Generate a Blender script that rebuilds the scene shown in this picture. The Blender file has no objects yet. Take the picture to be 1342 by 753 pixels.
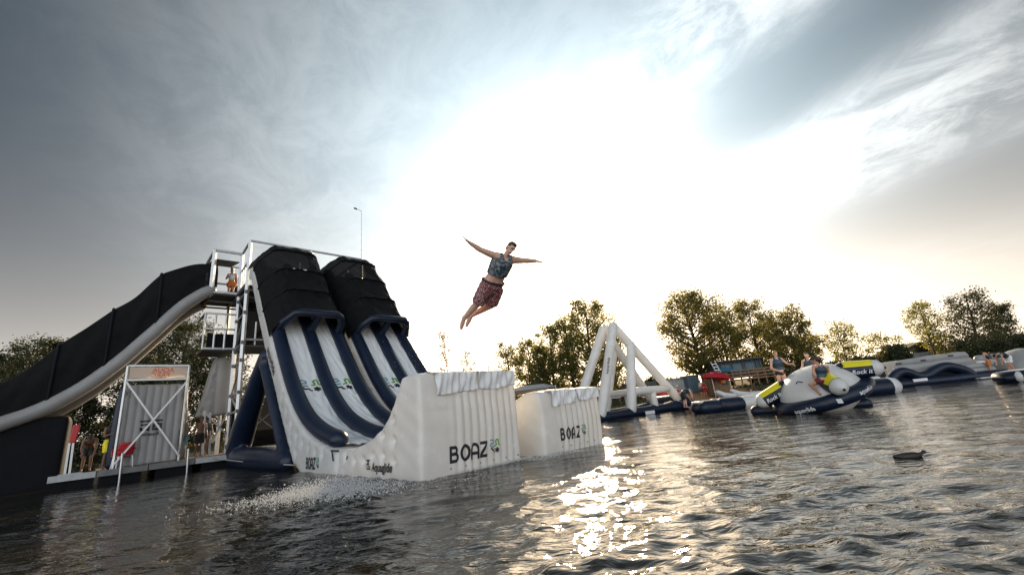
import bpy, bmesh, math, random
import numpy as np
from mathutils import Vector, Matrix
from mathutils.bvhtree import BVHTree

sc = bpy.context.scene
C = sc.collection
R = math.radians

# ------------------------------------------------------------------ camera
CAM_H, FPX, PITCH, ROLL = 1.1, 550.0, 16.0, 6.0        # metres, photo pixels, degrees
_t, _p = R(PITCH), R(ROLL)
FW = np.array([0, math.cos(_t), math.sin(_t)])
_u0 = np.array([0, -math.sin(_t), math.cos(_t)]); _r0 = np.array([1.0, 0, 0])
RT = math.cos(_p) * _r0 - math.sin(_p) * _u0
UP = math.sin(_p) * _r0 + math.cos(_p) * _u0
cam_d = bpy.data.cameras.new('camera'); cam = bpy.data.objects.new('camera', cam_d); C.objects.link(cam)
cam_d.sensor_width = 36.0; cam_d.lens = FPX / 1342 * 36.0; cam_d.clip_start = 0.05; cam_d.clip_end = 5000
m4 = Matrix.Identity(4)
for i in range(3):
    m4[i][0] = RT[i]; m4[i][1] = UP[i]; m4[i][2] = -FW[i]
m4[2][3] = CAM_H
cam.matrix_world = m4
sc.camera = cam

# ------------------------------------------------------------------ sun, sky, exposure
SUN_AZ, SUN_EL = 8.5, 20.0            # degrees right of the view direction (+Y), above the horizon
SUN_STRENGTH, SKY_STRENGTH = 3.6, 0.007
sdir = np.array([math.sin(R(SUN_AZ)) * math.cos(R(SUN_EL)), math.cos(R(SUN_AZ)) * math.cos(R(SUN_EL)), math.sin(R(SUN_EL))])
sd = bpy.data.lights.new('sun', 'SUN'); sun = bpy.data.objects.new('sun', sd); C.objects.link(sun)
sd.energy = SUN_STRENGTH; sd.angle = R(3.0); sd.color = (1.0, 0.74, 0.45)
sun.rotation_euler = Vector(-sdir).to_track_quat('-Z', 'Y').to_euler(); sun.location = (20, 60, 40)

sc.view_settings.view_transform = 'Standard'; sc.view_settings.look = 'None'
sc.view_settings.gamma = 1.0; sc.view_settings.exposure = 1.05
sc.view_settings.use_curve_mapping = False
sc.render.engine = 'CYCLES'
sc.cycles.use_denoising = True
sc.cycles.max_bounces = 8; sc.cycles.transmission_bounces = 6; sc.cycles.diffuse_bounces = 4
sc.cycles.sample_clamp_indirect = 8.0; sc.cycles.transparent_max_bounces = 12

world = bpy.data.worlds.new('World'); sc.world = world; world.use_nodes = True
def build_sky():
    nt = world.node_tree; N = nt.nodes; L = nt.links
    for n in list(N): N.remove(n)
    def put(sock, v):
        if hasattr(v, 'is_linked'): L.new(v, sock)
        elif v is not None: sock.default_value = v
    def mt(op, a, b=None, c=None, clamp=False):
        n = N.new('ShaderNodeMath'); n.operation = op; n.use_clamp = clamp
        put(n.inputs[0], a); put(n.inputs[1], b); put(n.inputs[2], c); return n.outputs[0]
    def vec(op, a, b=None):
        n = N.new('ShaderNodeVectorMath'); n.operation = op
        put(n.inputs[0], a); put(n.inputs[1], b)
        return n.outputs['Value'] if op in ('DOT_PRODUCT', 'LENGTH') else n.outputs[0]
    def mix(f, a, b):
        n = N.new('ShaderNodeMix'); n.data_type = 'RGBA'; put(n.inputs[0], f)
        for s, v in ((n.inputs[6], a), (n.inputs[7], b)): put(s, v if hasattr(v, 'is_linked') else (*v, 1.0))
        return n.outputs[2]
    def sclr(col, k):
        n = N.new('ShaderNodeVectorMath'); n.operation = 'SCALE'
        put(n.inputs[0], col); put(n.inputs['Scale'], k); return n.outputs[0]
    def ramp(v, a, b):
        n = N.new('ShaderNodeMapRange'); n.interpolation_type = 'SMOOTHSTEP'
        put(n.inputs[0], v); n.inputs[1].default_value = a; n.inputs[2].default_value = b; return n.outputs[0]
    tc = N.new('ShaderNodeTexCoord')
    D = vec('NORMALIZE', tc.outputs['Generated'])
    sx = N.new('ShaderNodeSeparateXYZ'); put(sx.inputs[0], D)
    z = mt('MAXIMUM', sx.outputs[2], 0.0)
    dt = mt('MAXIMUM', vec('DOT_PRODUCT', D, tuple(sdir)), 0.0)
    # clear air
    sky = N.new('ShaderNodeTexSky'); sky.sky_type = 'NISHITA'; sky.sun_disc = False
    sky.sun_elevation = R(SUN_EL); sky.sun_rotation = R(SUN_AZ); sky.dust_density = 0.6; sky.air_density = 1.0
    # thin high cloud, streaked along one wind direction, on a flat layer overhead
    inv = mt('DIVIDE', 1.0, mt('ADD', z, 0.10))
    pl = N.new('ShaderNodeCombineXYZ'); put(pl.inputs[0], mt('MULTIPLY', sx.outputs[0], inv)); put(pl.inputs[1], mt('MULTIPLY', sx.outputs[1], inv))
    rot = N.new('ShaderNodeMapping'); put(rot.inputs[0], pl.outputs[0]); rot.inputs['Rotation'].default_value = (0, 0, R(-35))
    def nz(scale, sxy, det, rough, dist=0.0, off=0.0):
        mp = N.new('ShaderNodeMapping'); put(mp.inputs[0], rot.outputs[0]); mp.inputs['Scale'].default_value = (sxy[0], sxy[1], 1)
        mp.inputs['Location'].default_value = (off, off * .7, off * 1.3)
        n = N.new('ShaderNodeTexNoise'); put(n.inputs['Vector'], mp.outputs[0]); n.inputs['Scale'].default_value = scale
        n.inputs['Detail'].default_value = det; n.inputs['Roughness'].default_value = rough; n.inputs['Distortion'].default_value = dist
        return n.outputs[0]
    # cloud streets lie side by side across the wind; a ramp over the cross-wind distance gives their spacing
    sep = N.new('ShaderNodeSeparateXYZ'); put(sep.inputs[0], rot.outputs[0])
    warp = mt('MULTIPLY', mt('SUBTRACT', nz(1.1, (1.0, 0.7), 10, .62, .3, 3.1), .5), .42)
    q = mt('DIVIDE', mt('ADD', mt('ADD', sep.outputs[0], warp), 3.0), 9.0)
    cr = N.new('ShaderNodeValToRGB'); put(cr.inputs[0], q); cr.color_ramp.interpolation = 'B_SPLINE'; el = cr.color_ramp.elements
    stops = [(-3, .25), (-1.9, .12), (-1.0, .06), (-.5, .16), (-.1, .50), (.3, .46), (.70, .26), (.84, .55), (.92, 1.0), (1.06, 1.0), (1.18, .06), (1.44, .02), (1.58, .85), (1.85, 1.0), (2.15, 1.0), (2.40, .08), (2.85, .02), (3.3, .25), (4.2, .6), (5.0, .2), (6, .4)]
    for k, (x, v) in enumerate(stops):
        e = el[k] if k < 2 else el.new((x + 3) / 9)
        e.position = (x + 3) / 9; e.color = (v, v, v, 1)
    wisp = ramp(nz(1.3, (1.6, 0.5), 9, .60, 1.0, 7.7), .34, .70)
    fine = ramp(nz(4.6, (1.1, 0.8), 12, .70, .5, 1.3), .34, .66)
    tex = mt('ADD', mt('MULTIPLY', wisp, .40), mt('MULTIPLY', fine, .75))
    cov = cr.outputs[0]
    cl = mt('MULTIPLY', cov, mt('ADD', mt('MULTIPLY', mt('SUBTRACT', 1.0, cov), .62), mt('MULTIPLY', cov, mt('ADD', mt('MULTIPLY', tex, .95), .15))), None, True)
    hz = mt('POWER', 2.71828, mt('MULTIPLY', z, -7.2))            # haze towards the horizon
    glow_w = mt('POWER', dt, 5.5); glow_n = mt('POWER', dt, 60.0)
    glow_c = mt('POWER', dt, 2.4)                                 # cloud scatters the sun over a wider angle
    near = mt('POWER', dt, 34.0); warm = mix(near, mix(hz, (0.70, 0.92, 1.04), (1.0, 0.80, 0.60)), (1.10, 0.80, 0.50))
    lowc = mix(mt('POWER', dt, 1.4), (0.90, 0.86, 0.82), (1.08, 0.84, 0.60)); clear = sclr(mix(hz, (0.002, 0.012, 0.020), lowc), .80)
    cloudc = sclr(mix(hz, (0.50, 0.485, 0.46), (0.60, 0.53, 0.46)), mt('ADD', mt('MULTIPLY', glow_c, 1.08), .07))
    veil = mix(cl, clear, cloudc)
    lum = mt('ADD', mt('MULTIPLY', glow_w, mt('ADD', mt('MULTIPLY', cl, .20), .34)), mt('MULTIPLY', mt('POWER', dt, 13.0), .40))
    grey = N.new('ShaderNodeHueSaturation'); put(grey.inputs['Color'], sky.outputs[0]); grey.inputs['Saturation'].default_value = 1.0; air = grey.outputs[0]   # haze greys the blue
    gold = sclr(mix(hz, (1.0, 0.76, 0.47), (1.0, 0.62, 0.29)), mt('ADD', mt('MULTIPLY', glow_n, 2.4), mt('MULTIPLY', mt('MULTIPLY', mt('POWER', dt, 8.5), hz), 2.8)))     # veiled sun and the thick bright air round it
    back = mt('MAXIMUM', mt('MULTIPLY', vec('DOT_PRODUCT', D, tuple(sdir)), -1.0), 0.0)      # fill glow added to the sky opposite the sun, brightening faces turned away
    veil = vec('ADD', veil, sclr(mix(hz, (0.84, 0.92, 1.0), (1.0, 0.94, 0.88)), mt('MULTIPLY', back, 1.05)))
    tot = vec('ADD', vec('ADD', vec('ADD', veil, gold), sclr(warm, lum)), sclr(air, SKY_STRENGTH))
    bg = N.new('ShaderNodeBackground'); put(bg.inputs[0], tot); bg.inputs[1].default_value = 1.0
    out = N.new('ShaderNodeOutputWorld'); L.new(bg.outputs[0], out.inputs[0])
build_sky()

# ------------------------------------------------------------------ pixels of the photograph -> points of the place
S2 = math.sqrt(.5)
CP = np.array([0, 0, CAM_H])
def ray(x, y): return RT * (x - 671) / FPX - UP * (y - 376.5) / FPX + FW
def gz(x, y, z=0.0): d = ray(x, y); return CP + d * (z - CAM_H) / d[2]
def gy(x, y, Y): d = ray(x, y); return CP + d * Y / d[1]
def pln(x, y, p0, n): d = ray(x, y); n = np.array(n, float); return CP + d * np.dot(np.array(p0) - CP, n) / np.dot(d, n)
def W(u, v, z=0.0): return np.array([(u + v) * S2, (v - u) * S2, z])     # slide axes: u down the slide, v across it
def on_u(x, y, u): return pln(x, y, W(u, 0), (S2, -S2, 0))
def on_v(x, y, v): return pln(x, y, W(0, v), (S2, S2, 0))
UD, VD, ZD = np.array([S2, -S2, 0]), np.array([S2, S2, 0]), np.array([0, 0, 1.0])
def nrm(a): a = np.array(a, float); return a / max(1e-9, np.linalg.norm(a))
rng = np.random.default_rng(7)

# ------------------------------------------------------------------ mesh helpers
class MB:
    def __init__(s): s.v = []; s.f = []
    def add(s, vs, fs):
        o = len(s.v); s.v.extend([tuple(map(float, p)) for p in vs]); s.f.extend([tuple(int(i) + o for i in f) for f in fs]); return s
    def box(s, c, ax, ay, az):                    # half-axis vectors
        c, ax, ay, az = (np.array(q, float) for q in (c, ax, ay, az))
        vs = [c + i * ax + j * ay + k * az for k in (-1, 1) for j in (-1, 1) for i in (-1, 1)]
        return s.add(vs, [(0, 2, 3, 1), (4, 5, 7, 6), (0, 1, 5, 4), (2, 6, 7, 3), (0, 4, 6, 2), (1, 3, 7, 5)])
    def bar(s, p0, p1, w, h=None, up=(0, 0, 1)):
        p0, p1 = np.array(p0, float), np.array(p1, float); h = h or w
        t = nrm(p1 - p0); a = np.cross(t, up)
        if np.linalg.norm(a) < 1e-3: a = np.cross(t, (1, 0, 0))
        a = nrm(a); b = np.cross(a, t)
        return s.box((p0 + p1) / 2, (p1 - p0) / 2, a * w / 2, b * h / 2)
    def loft(s, rings, n=16, closed_ends=True, rnd=0.0):   # rings: (centre, ax, ay)
        vs, fs = [], []
        A = [2 * math.pi * k / n for k in range(n)]
        for c, ax, ay in rings:
            c, ax, ay = np.array(c, float), np.array(ax, float), np.array(ay, float)
            vs += [c + ax * math.cos(a) + ay * math.sin(a) for a in A]
        for i in range(len(rings) - 1):
            for k in range(n): fs.append((i * n + k, i * n + (k + 1) % n, (i + 1) * n + (k + 1) % n, (i + 1) * n + k))
        if closed_ends:
            fs.append(tuple(range(n - 1, -1, -1))); q = (len(rings) - 1) * n; fs.append(tuple(q + k for k in range(n)))
        return s.add(vs, fs)
    def tube(s, path, r, n=12, cap=True, up=(0, 0, 1)):    # r number or list; cap rounds the ends
        P = [np.array(p, float) for p in path]; m = len(P)
        rr = list(r) if hasattr(r, '__len__') else [r] * m
        T = [nrm(P[min(i + 1, m - 1)] - P[max(i - 1, 0)]) for i in range(m)]
        a = np.cross(T[0], up)
        if np.linalg.norm(a) < 1e-2: a = np.cross(T[0], (1, 0, 0))
        a = nrm(a); rings = []
        F = []
        for i in range(m):
            a = nrm(a - T[i] * np.dot(a, T[i])); F.append((a, np.cross(T[i], a)))
        def ring(p, q, i): rings.append((p, F[i][0] * q, F[i][1] * q))
        if cap:
            for k in (0.02, .35, .7): q = rr[0] * math.sin(k * math.pi / 2); ring(P[0] - T[0] * rr[0] * math.cos(k * math.pi / 2), max(q, rr[0] * .05), 0)
        for i in range(m): ring(P[i], rr[i], i)
        if cap:
            for k in (.7, .35, 0.02): q = rr[-1] * math.sin(k * math.pi / 2); ring(P[-1] + T[-1] * rr[-1] * math.cos(k * math.pi / 2), max(q, rr[-1] * .05), m - 1)
        return s.loft(rings, n)
    def cap(s, p0, p1, r0, r1, n=10): return s.tube([p0, p1], [r0, r1], n)
    def ell(s, c, ax, ay, az, n=14, m=9):
        c, ax, ay, az = (np.array(q, float) for q in (c, ax, ay, az)); rings = []
        for j in range(m):
            t = -math.pi / 2 + math.pi * (j + .5) / m if 0 < j < m - 1 else (-1 if j == 0 else 1) * math.pi / 2 * .97
            rings.append((c + az * math.sin(t), ax * math.cos(t), ay * math.cos(t)))
        return s.loft(rings, n)
    def prism(s, poly, p0, ax, ay, ext):           # 2-D polygon -> p0 + x*ax + y*ay, extruded along ext
        p0, ax, ay, ext = (np.array(q, float) for q in (p0, ax, ay, ext)); n = len(poly)
        a = [p0 + x * ax + y * ay for x, y in poly]; b = [q + ext for q in a]
        return s.add(a + b, [tuple(range(n - 1, -1, -1)), tuple(range(n, 2 * n))] + [(k, (k + 1) % n, n + (k + 1) % n, n + k) for k in range(n)])
    def grid(s, fn, nu, nv):                       # fn(i/nu, j/nv)
        vs = [fn(i / nu, j / nv) for j in range(nv + 1) for i in range(nu + 1)]
        return s.add(vs, [(j * (nu + 1) + i, j * (nu + 1) + i + 1, (j + 1) * (nu + 1) + i + 1, (j + 1) * (nu + 1) + i) for j in range(nv) for i in range(nu)])
    def build(s, name, mat, parent=None, smooth=True): return mk(name, s.v, s.f, mat, parent, smooth)

def mk(name, v, f, mat, parent=None, smooth=True):
    me = bpy.data.meshes.new(name)
    v = np.array(v, float)
    if parent is not None: v = v - np.array(parent['_loc'])
    me.from_pydata(v.tolist(), [], [list(map(int, q)) for q in f] if not isinstance(f, np.ndarray) else f.tolist())
    bm = bmesh.new(); bm.from_mesh(me); bmesh.ops.recalc_face_normals(bm, faces=bm.faces); bm.to_mesh(me); bm.free()
    if smooth:
        me.shade_smooth()
        me.set_sharp_from_angle(angle=R(42))
    me.materials.append(mat)
    o = bpy.data.objects.new(name, me); C.objects.link(o)
    if parent is not None: o.parent = parent
    o['_loc'] = tuple(parent['_loc']) if parent is not None else (0.0, 0.0, 0.0)
    return o
def thing(name, label, cat, loc, group=None):
    o = bpy.data.objects.new(name, None); C.objects.link(o); o.location = tuple(map(float, loc)); o.empty_display_size = .2
    o['_loc'] = tuple(map(float, loc)); o['label'] = label; o['category'] = cat
    if group: o['group'] = group
    return o
def tag(o, label, cat, group=None):
    o['label'] = label; o['category'] = cat
    if group: o['group'] = group
    return o
def remesh(mb, vox, it=4, fac=.5):
    """union of closed pieces as one continuous smooth skin -> (verts, faces)"""
    me = bpy.data.meshes.new('tmp'); me.from_pydata(mb.v, [], mb.f)
    bm = bmesh.new(); bm.from_mesh(me); bmesh.ops.recalc_face_normals(bm, faces=bm.faces); bm.to_mesh(me); bm.free()
    o = bpy.data.objects.new('tmp', me); C.objects.link(o)
    r = o.modifiers.new('r', 'REMESH'); r.mode = 'VOXEL'; r.voxel_size = vox
    if it: q = o.modifiers.new('s', 'SMOOTH'); q.factor = fac; q.iterations = it
    dg = bpy.context.evaluated_depsgraph_get()
    ev = o.evaluated_get(dg); m2 = ev.to_mesh()
    n = len(m2.vertices); co = np.empty(n * 3); m2.vertices.foreach_get('co', co)
    nr = np.empty(n * 3); m2.vertices.foreach_get('normal', nr)
    f = [tuple(p.vertices) for p in m2.polygons]
    ev.to_mesh_clear(); bpy.data.objects.remove(o); bpy.data.meshes.remove(me)
    return co.reshape(-1, 3), f, nr.reshape(-1, 3)
def bvh_of(v, f): return BVHTree.FromPolygons([tuple(p) for p in v], [tuple(q) for q in f])

# ---- flat print laid on a surface: strokes -> ribbons, dropped on to the skin below
def arc(cx, cy, rx, ry, a0, a1, n=14): return [(cx + rx * math.cos(R(a0 + (a1 - a0) * k / n)), cy + ry * math.sin(R(a0 + (a1 - a0) * k / n))) for k in range(n + 1)]
def densify(pl, st):
    out = []
    for (x0, y0), (x1, y1) in zip(pl[:-1], pl[1:]):
        k = max(1, int(math.hypot(x1 - x0, y1 - y0) / st))
        out += [(x0 + (x1 - x0) * i / k, y0 + (y1 - y0) * i / k) for i in range(k)]
    return out + [pl[-1]]
def ribbon(pl, w):
    pl = densify(pl, .07); P = np.array(pl, float); n = len(P); vs = []
    for i in range(n):
        a = P[i] - P[i - 1] if i > 0 else P[1] - P[0]; b = P[i + 1] - P[i] if i < n - 1 else P[-1] - P[-2]
        a /= np.linalg.norm(a) + 1e-9; b /= np.linalg.norm(b) + 1e-9
        na, nb = np.array([-a[1], a[0]]), np.array([-b[1], b[0]]); m = na + nb; m /= np.linalg.norm(m) + 1e-9
        k = min(1.6, 1 / max(.3, float(m @ na)))
        vs += [tuple(P[i] + m * w / 2 * k * q) for q in (1, .5, 0, -.5, -1)]
    return vs, [(5 * i + c, 5 * i + c + 1, 5 * i + c + 6, 5 * i + c + 5) for i in range(n - 1) for c in range(4)]
BOAZ = {'B': [[(0.1, 0), (0.1, 1)], [(0.1, .9)] + arc(.42, .71, .22, .19, 90, -90) + [(0.1, .52)], [(.1, .52)] + arc(.46, .31, .25, .21, 90, -90) + [(0.1, .1)]],
        'O': [arc(.43, .5, .36, .42, 0, 360, 30)],
        'A': [[(.08, 0), (.08, .5)] + arc(.4, .52, .32, .38, 180, 0) + [(.72, .5), (.72, 0)], [(.08, .36), (.72, .36)]],
        'Z': [[(.04, .9), (.7, .9), (.08, .1), (.76, .1)]]}
WAVE_T = [[(0, .95), (.25, .95)] + arc(.28, .82, .13, .13, 90, -90, 8) + [(.12, .69)] + arc(.12, .58, .11, .11, 90, 270, 8) + [(.45, .47)]]
WAVE_G = [[(.62, .5), (.74, .5)] + arc(.74, .60, .1, .1, -90, 0, 6)[1:] + [(.80, .80)] + arc(.93, .80, .12, .14, 180, 0, 8) + [(1.05, .58), (1.18, .5)]]
WAVE_N = [[(.02, .33), (.16, .33), (.24, .2), (.42, .2), (.5, .04), (.62, .06)]]
STAR_N = [[(.9, .38), (.9, -.02)], [(.72, .28), (1.08, .08)], [(.72, .08), (1.08, .28)]]
def stamp(strokes, w, org, ax, ay, bvh, mat, name, parent, off=.008, label=None):
    """strokes in letter units; ax, ay world vectors of one unit"""
    org, ax, ay = (np.array(q, float) for q in (org, ax, ay)); nn = nrm(np.cross(ax, ay)); mb = MB(); k0 = 0
    for st in strokes:
        vs, fs = ribbon(st, w); k0 += 1
        V3 = []
        for x, y in vs:
            p = org + x * ax + y * ay
            if bvh is not None:
                h = bvh.ray_cast(Vector(p + nn * .8), Vector(-nn), 1.8)
                if h[0] is not None: p = np.array(h[0])
            V3.append(p + nn * (off + .0007 * k0))
        mb.add(V3, fs)
    o = mb.build(name, mat, parent)
    if label: o['label'] = label
    return o
def word_boaz(org, ax, ay, bvh, parent, w=.19):
    st = []
    for k, ch in enumerate('BOAZ'):
        st += [[(x + k * .93, y) for x, y in s] for s in BOAZ[ch]]
    o = stamp(st, w, org, ax, ay, bvh, M['print_dark'], 'lettering', parent, label='dark lettering reading BOAZ')
    lo = np.array(org) + np.array(ax) * 3.86 + np.array(ay) * .16
    logo(lo, np.array(ax) * .8, np.array(ay) * .86, bvh, parent)
def logo(org, ax, ay, bvh, parent, w=.115):
    stamp(WAVE_T, w, org, ax, ay, bvh, M['print_teal'], 'logo_wave', parent); stamp(WAVE_G, w, org, ax, ay, bvh, M['print_green'], 'logo_wave', parent)
    stamp(WAVE_N, w, org, ax, ay, bvh, M['print_dark'], 'logo_wave', parent); stamp(STAR_N, w, org, ax, ay, bvh, M['print_dark'], 'logo_star', parent)
def text_on(txt, org, ax, ay, bvh, mat, name, parent, off=.022, bold=.02, mirror=False, shear=0.0):
    cu = bpy.data.curves.new('t', 'FONT'); cu.body = txt; cu.offset = bold; cu.resolution_u = 3; cu.shear = shear
    o = bpy.data.objects.new('t', cu); C.objects.link(o); dg = bpy.context.evaluated_depsgraph_get()
    me = o.evaluated_get(dg).to_mesh(); P = [tuple(v.co) for v in me.vertices]; F = [tuple(p.vertices) for p in me.polygons]
    bpy.data.objects.remove(o); org, ax, ay = (np.array(q, float) for q in (org, ax, ay)); nn = nrm(np.cross(ax, ay))
    wd = max(p[0] for p in P); V3 = []
    for x, y, _ in P:
        if mirror: x = wd - x
        p = org + x * ax + y * ay
        if bvh is not None:
            h = bvh.ray_cast(Vector(p + nn * .8), Vector(-nn), 1.8)
            if h[0] is not None: p = np.array(h[0])
        V3.append(p + nn * off)
    return mk(name, V3, F, mat, parent)

# ------------------------------------------------------------------ materials
M = {}
def material(name, col, rough=.5, var=.0, vscale=4.0, bump=0.0, bscale=20.0, transl=0.0, tcol=None, metal=0.0, spec=.5, alpha=0.0, stain=None):
    m = bpy.data.materials.new(name); m.use_nodes = True; nt = m.node_tree; N = nt.nodes; L = nt.links
    b = N['Principled BSDF']; out = N['Material Output']
    b.inputs['Roughness'].default_value = rough; b.inputs['Metallic'].default_value = metal; b.inputs['Specular IOR Level'].default_value = spec
    tc = N.new('ShaderNodeTexCoord')
    no = N.new('ShaderNodeTexNoise'); no.inputs['Scale'].default_value = vscale; no.inputs['Detail'].default_value = 6; no.inputs['Roughness'].default_value = .62
    L.new(tc.outputs['Object'], no.inputs['Vector'])
    mx = N.new('ShaderNodeMix'); mx.data_type = 'RGBA'
    lo = tuple(c * (1 - var) for c in col) if stain is None else stain; hi = tuple(min(1, c * (1 + var)) for c in col)
    mx.inputs[6].default_value = (*lo, 1); mx.inputs[7].default_value = (*hi, 1)
    mr = N.new('ShaderNodeMapRange'); mr.inputs[1].default_value = .32; mr.inputs[2].default_value = .68; L.new(no.outputs[0], mr.inputs[0]); L.new(mr.outputs[0], mx.inputs[0])
    L.new(mx.outputs[2], b.inputs['Base Color'])
    rr = N.new('ShaderNodeMapRange'); rr.inputs[3].default_value = max(0.03, rough - .08); rr.inputs[4].default_value = min(1, rough + .10); L.new(no.outputs[0], rr.inputs[0]); L.new(rr.outputs[0], b.inputs['Roughness'])
    if bump:
        n2 = N.new('ShaderNodeTexNoise'); n2.inputs['Scale'].default_value = bscale; n2.inputs['Detail'].default_value = 5; L.new(tc.outputs['Object'], n2.inputs['Vector'])
        bp = N.new('ShaderNodeBump'); bp.inputs['Strength'].default_value = .8; bp.inputs['Distance'].default_value = bump; L.new(n2.outputs[0], bp.inputs['Height']); L.new(bp.outputs[0], b.inputs['Normal'])
    last = b.outputs[0]
    if transl:
        t = N.new('ShaderNodeBsdfTranslucent'); t.inputs[0].default_value = (*(tcol or col), 1)
        ms = N.new('ShaderNodeMixShader'); ms.inputs[0].default_value = transl; L.new(last, ms.inputs[1]); L.new(t.outputs[0], ms.inputs[2]); last = ms.outputs[0]
    if alpha:
        t = N.new('ShaderNodeBsdfTransparent'); ms = N.new('ShaderNodeMixShader'); ms.inputs[0].default_value = alpha
        L.new(last, ms.inputs[1]); L.new(t.outputs[0], ms.inputs[2]); last = ms.outputs[0]
    L.new(last, out.inputs[0]); M[name] = m; return m
material('pvc_white', (.87, .87, .87), .25, .03, 1.3, .004, 9, transl=.30, tcol=(.92, .90, .86), stain=(.76, .755, .73))
material('pvc_lane', (.80, .83, .85), .22, .03, 1.6, .006, 12)
material('pvc_grey', (.36, .36, .36), .36, .08, 1.5, .004, 9, transl=.2)
material('pvc_navy', (.0075, .0145, .034), .36, .25, 2.0, .004, 14, spec=.35)
material('pvc_dark', (.006, .007, .010), .6, .25, 2.0, .004, 14, spec=.12)
material('pvc_yellow', (.75, .66, .02), .32, .06, 3)
material('mesh_cover', (.0065, .0072, .0082), .72, .3, 3, .012, 7, alpha=.010, spec=.12)
material('cloth_white', (.90, .90, .90), .72, .03, 5, .006, 30, transl=.12, tcol=(.8, .8, .78))
material('print_dark', (.012, .014, .022), .45); material('print_teal', (.16, .36, .42), .45); material('print_green', (.13, .34, .06), .45)
material('print_white', (.75, .76, .78), .5); material('print_orange', (.78, .22, .12), .6)
material('steel', (.46, .47, .48), .34, .12, 6, .002, 40, metal=.75)
material('steel_dark', (.16, .165, .17), .5, .2, 6, metal=.5)
material('alu_grey', (.40, .42, .44), .45, .15, 5, metal=.3)
material('grating', (.05, .052, .055), .6, .2, 8)
material('deck_wood', (.12, .085, .06), .75, .3, 6, .006, 40)
material('wood', (.20, .12, .06), .75, .3, 7, .006, 40)
material('banner', (.80, .68, .60), .65, .05, 4, transl=.55, tcol=(.92, .74, .62))
material('red_plastic', (.50, .025, .03), .4, .1, 5); material('blue_cloth', (.05, .22, .36), .75, .1, 5, transl=.3)
material('red_cloth', (.60, .03, .05), .75, .1, 5, transl=.4)
material('hut_dark', (.035, .045, .05), .6, .35, 3); material('container', (.07, .12, .155), .5, .2, 2); material('container_grey', (.34, .36, .36), .5, .2, 2)
material('skin', (.66, .40, .30), .48, .08, 9, .002, 60); material('skin_tan', (.48, .26, .17), .48, .08, 9, .002, 60); material('skin_shaded', (.17, .085, .05), .48, .08, 9)  # the last skin has the dock figures' silhouette shade put into its colour
material('hair_brown', (.055, .03, .018), .5, .3, 30, .004, 90); material('hair_dark', (.018, .013, .011), .5, .3, 30, .004, 90); material('hair_fair', (.25, .15, .07), .5, .3, 30, .004, 90)
material('vest_blue', (.035, .075, .115), .55, .2, 14, .004, 40); material('black_cloth', (.012, .012, .014), .7, .2, 9)
material('burgundy', (.11, .014, .022), .65, .2, 9); material('yellow_cloth', (.85, .72, .02), .65, .08, 9); material('teal_cloth', (.05, .28, .38), .65, .1, 9)
material('orange_cloth', (.70, .20, .03), .7, .1, 9, transl=.15); material('white_cloth', (.75, .75, .75), .7, .05, 9); material('eye_white', (.7, .7, .68), .3); material('lips', (.33, .10, .085), .5)
material('bark', (.060, .046, .033), .9, .35, 8, .02, 14); material('bark_pale', (.17, .13, .095), .9, .3, 8, .02, 14)
material('leaf', (.055, .066, .018), .55, .35, 1.2, transl=.48, tcol=(.34, .29, .045)); material('leaf_olive', (.060, .072, .018), .55, .35, 1.2, transl=.50, tcol=(.36, .34, .06))
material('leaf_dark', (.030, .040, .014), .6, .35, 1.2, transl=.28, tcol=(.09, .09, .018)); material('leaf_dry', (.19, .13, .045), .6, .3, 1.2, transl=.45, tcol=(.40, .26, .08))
material('roof_tile', (.07, .065, .062), .8, .2, 5); material('rope', (.30, .28, .25), .8); material('rubber', (.02, .02, .022), .5)
material('droplet', (.86, .88, .9), .08, 0, 3, transl=.35, tcol=(.95, .95, .95)); material('foam', (.82, .82, .80), .6, .05, 20, transl=.2)

def mat_camo(name, cols, scale):
    m = material(name, cols[0], .55); nt = m.node_tree; N = nt.nodes; L = nt.links; b = N['Principled BSDF']
    tc = N.new('ShaderNodeTexCoord'); v = N.new('ShaderNodeTexNoise'); v.inputs['Scale'].default_value = scale; v.inputs['Detail'].default_value = 1.5; L.new(tc.outputs['Object'], v.inputs['Vector'])
    r = N.new('ShaderNodeValToRGB'); r.color_ramp.interpolation = 'CONSTANT'; e = r.color_ramp.elements
    e[0].position = 0; e[0].color = (*cols[0], 1); e[1].position = .47; e[1].color = (*cols[1], 1); q = e.new(.57); q.color = (*cols[2], 1)
    L.new(v.outputs[0], r.inputs[0]); L.new(r.outputs[0], b.inputs['Base Color'])
mat_camo('vest_camo', [(.022, .05, .075), (.22, .24, .25), (.05, .065, .08)], 13.0)
mat_camo('shorts_print', [(.17, .014, .026), (.22, .022, .034), (.66, .58, .55)], 62.0)

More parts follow.
